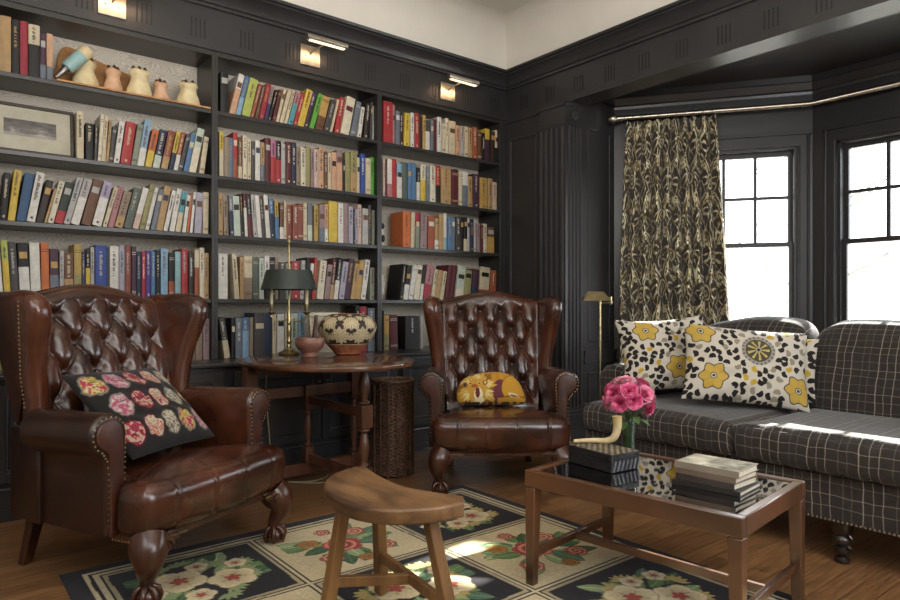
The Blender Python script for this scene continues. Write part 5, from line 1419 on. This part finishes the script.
m = MB().tube([TW1 @ Vector((.02, .115, 2.56)), b1, Vector((1.305, -3.864, 2.56)), q_end], .02, 14, M=rl); m.build('pole', NICKEL, root)
MB().sph(tuple(rl @ (TW1 @ Vector((-.005, .115, 2.56)))), .043, 20, 14).tube([rl @ (TW1 @ Vector((.02, .115, 2.56))), rl @ (TW1 @ Vector((.045, .115, 2.56)))], .024, 14).build('finial', NICKEL, root)
m = MB()
for s in (.06, 1.40): m.tube([rl @ (TW1 @ Vector((s, 0, 2.575))), rl @ (TW1 @ Vector((s, .115, 2.545)))], .008, 8)
m.build('bracket', PEWTER, root)
for k in range(11):
    c = TW1 @ Vector((.085 + .066*k, .115, 2.552)); n = TW1.to_3x3() @ Vector((0, 1, 0))
    q = [rl @ (c + n*.022*math.cos(2*PI*j/16) + Vector((0, 0, .022*math.sin(2*PI*j/16)))) for j in range(17)]
    MB().tube(q, .0026, 6).build('ring', PEWTER, root)

# ------------------------------------------------------------------ bare trees outside
BARK = M('pale_bark', '#8d857c', '#6f675f', .9, scale=20)
r_ = random.Random(3)
for i, (x, y, h, lab) in enumerate(((6.2, -.06, 6.5, 'bare pale tree seen through the window beside the curtain'), (8.5, -3.6, 7, 'bare pale tree standing outside the right-hand window'))):
    root = tag(empty('bare_tree', (x, y, -1.2)), lab, 'tree', 'leafless trees outside')
    m = MB(); m.tube([(0, 0, 0), (.05, .02, h*.35), (-.05, .05, h*.7), (0, 0, h)], [.13, .10, .06, .02], 8)
    m.build('trunk', BARK, root)
    m = MB()
    for k in range(26):
        z = h*(.3 + .65*k/26); a = r_.uniform(0, 2*PI); Ln = r_.uniform(.8, 1.8)*(1.1-k/40)
        p = Vector((0, 0, z)); d = Vector((math.cos(a), math.sin(a), .55))
        pts = [p]
        for q in range(5): p = p + d*Ln/5 + Vector((r_.uniform(-.06, .06), r_.uniform(-.06, .06), r_.uniform(-.03, .08))); pts.append(p.copy())
        m.tube(pts, [.028, .022, .017, .012, .008, .004], 5)
        for q in (2, 3, 4):
            e = pts[q]; dd = Vector((r_.uniform(-1, 1), r_.uniform(-1, 1), .6))*.4; m.tube([e, e+dd*.5, e+dd], [.009, .006, .002], 4)
    m.build('branches', BARK, root)
MB_ = MB().bx(-20, 40, -40, 40, -1.35, -1.2).build('ground', M('pale_ground', '#a9a79f', '#9a988f', .95, scale=2)); struct(MB_)

# ------------------------------------------------------------------ light
w = bpy.data.worlds.new('overcast_daylight'); sc.world = w; w.use_nodes = True
nt = w.node_tree; bg = nt.nodes['Background']
tc = nt.nodes.new('ShaderNodeTexCoord'); sp = nt.nodes.new('ShaderNodeSeparateXYZ'); nt.links.new(tc.outputs['Generated'], sp.inputs[0])
rp = ramp(nt, sp.outputs['Z'], [(.0, (.84, .88, .92)), (.5, (.95, .98, 1)), (1, (.82, .91, 1))])
nt.links.new(rp.outputs[0], bg.inputs['Color']); bg.inputs['Strength'].default_value = 7.0
sd = bpy.data.lights.new('sun', 'SUN'); sd.energy = 24; sd.angle = R(.6); sd.color = (1, .95, .86)
so = bpy.data.objects.new('sun', sd); COL.objects.link(so)
dirv = Vector((-1, -.14, -math.tan(R(31)))); so.rotation_euler = dirv.to_track_quat('-Z', 'Y').to_euler(); so.location = (4, -3, 4)
def area(nm, loc, to, sx, sy, e, col=(1, .96, .9)):
    d = bpy.data.lights.new(nm, 'AREA'); d.shape = 'RECTANGLE'; d.size = sx; d.size_y = sy; d.energy = e; d.color = col
    o = bpy.data.objects.new(nm, d); COL.objects.link(o); o.location = loc
    o.rotation_euler = (Vector(to)-Vector(loc)).to_track_quat('-Z', 'Y').to_euler(); return o
area('room_fill', (-3.3, -5.0, 2.7), (-1.6, -.6, .9), 2.6, 1.2, 38)  # added fill lamp, unseen, brightens the room from behind the camera
area('front_fill', (-2.0, -5.45, 1.75), (-1.9, -1.0, .8), 1.3, 1.7, 46, (.88, .94, 1))  # made-up cool lamp with no window there, adds highlights on the chairs
area('ceiling_bounce', (-2.9, -3.0, 2.3), (-2.6, -2.6, 3.3), 1.6, 1.6, 46)  # added uplight, lifts the ceiling and cove and fills by bounce
area('side_fill', (-4.8, -3.0, 2.3), (-1.5, -.9, .9), 1.6, 1.4, 24, (.95, .97, 1))  # extra unseen fill lamp by the left wall

# ------------------------------------------------------------------ camera
cd = bpy.data.cameras.new('camera'); cam = bpy.data.objects.new('camera', cd); COL.objects.link(cam)
cam.location = (-3.8794, -4.0664, 1.05); cam.rotation_euler = (PI/2, 0, R(51.2-90))
cd.sensor_width = 36; cd.lens = 655/900*36; cd.shift_y = 5/900; cd.clip_start = .02; cd.clip_end = 200
sc.camera = cam
sc.view_settings.view_transform = 'Standard'; sc.view_settings.look = 'None'; sc.view_settings.exposure = .22
try:
    sc.cycles.use_denoising = True; sc.cycles.max_bounces = 8; sc.cycles.transparent_max_bounces = 12; sc.cycles.caustics_reflective = False; sc.cycles.caustics_refractive = False
    sc.cycles.sample_clamp_indirect = 6
except Exception: pass
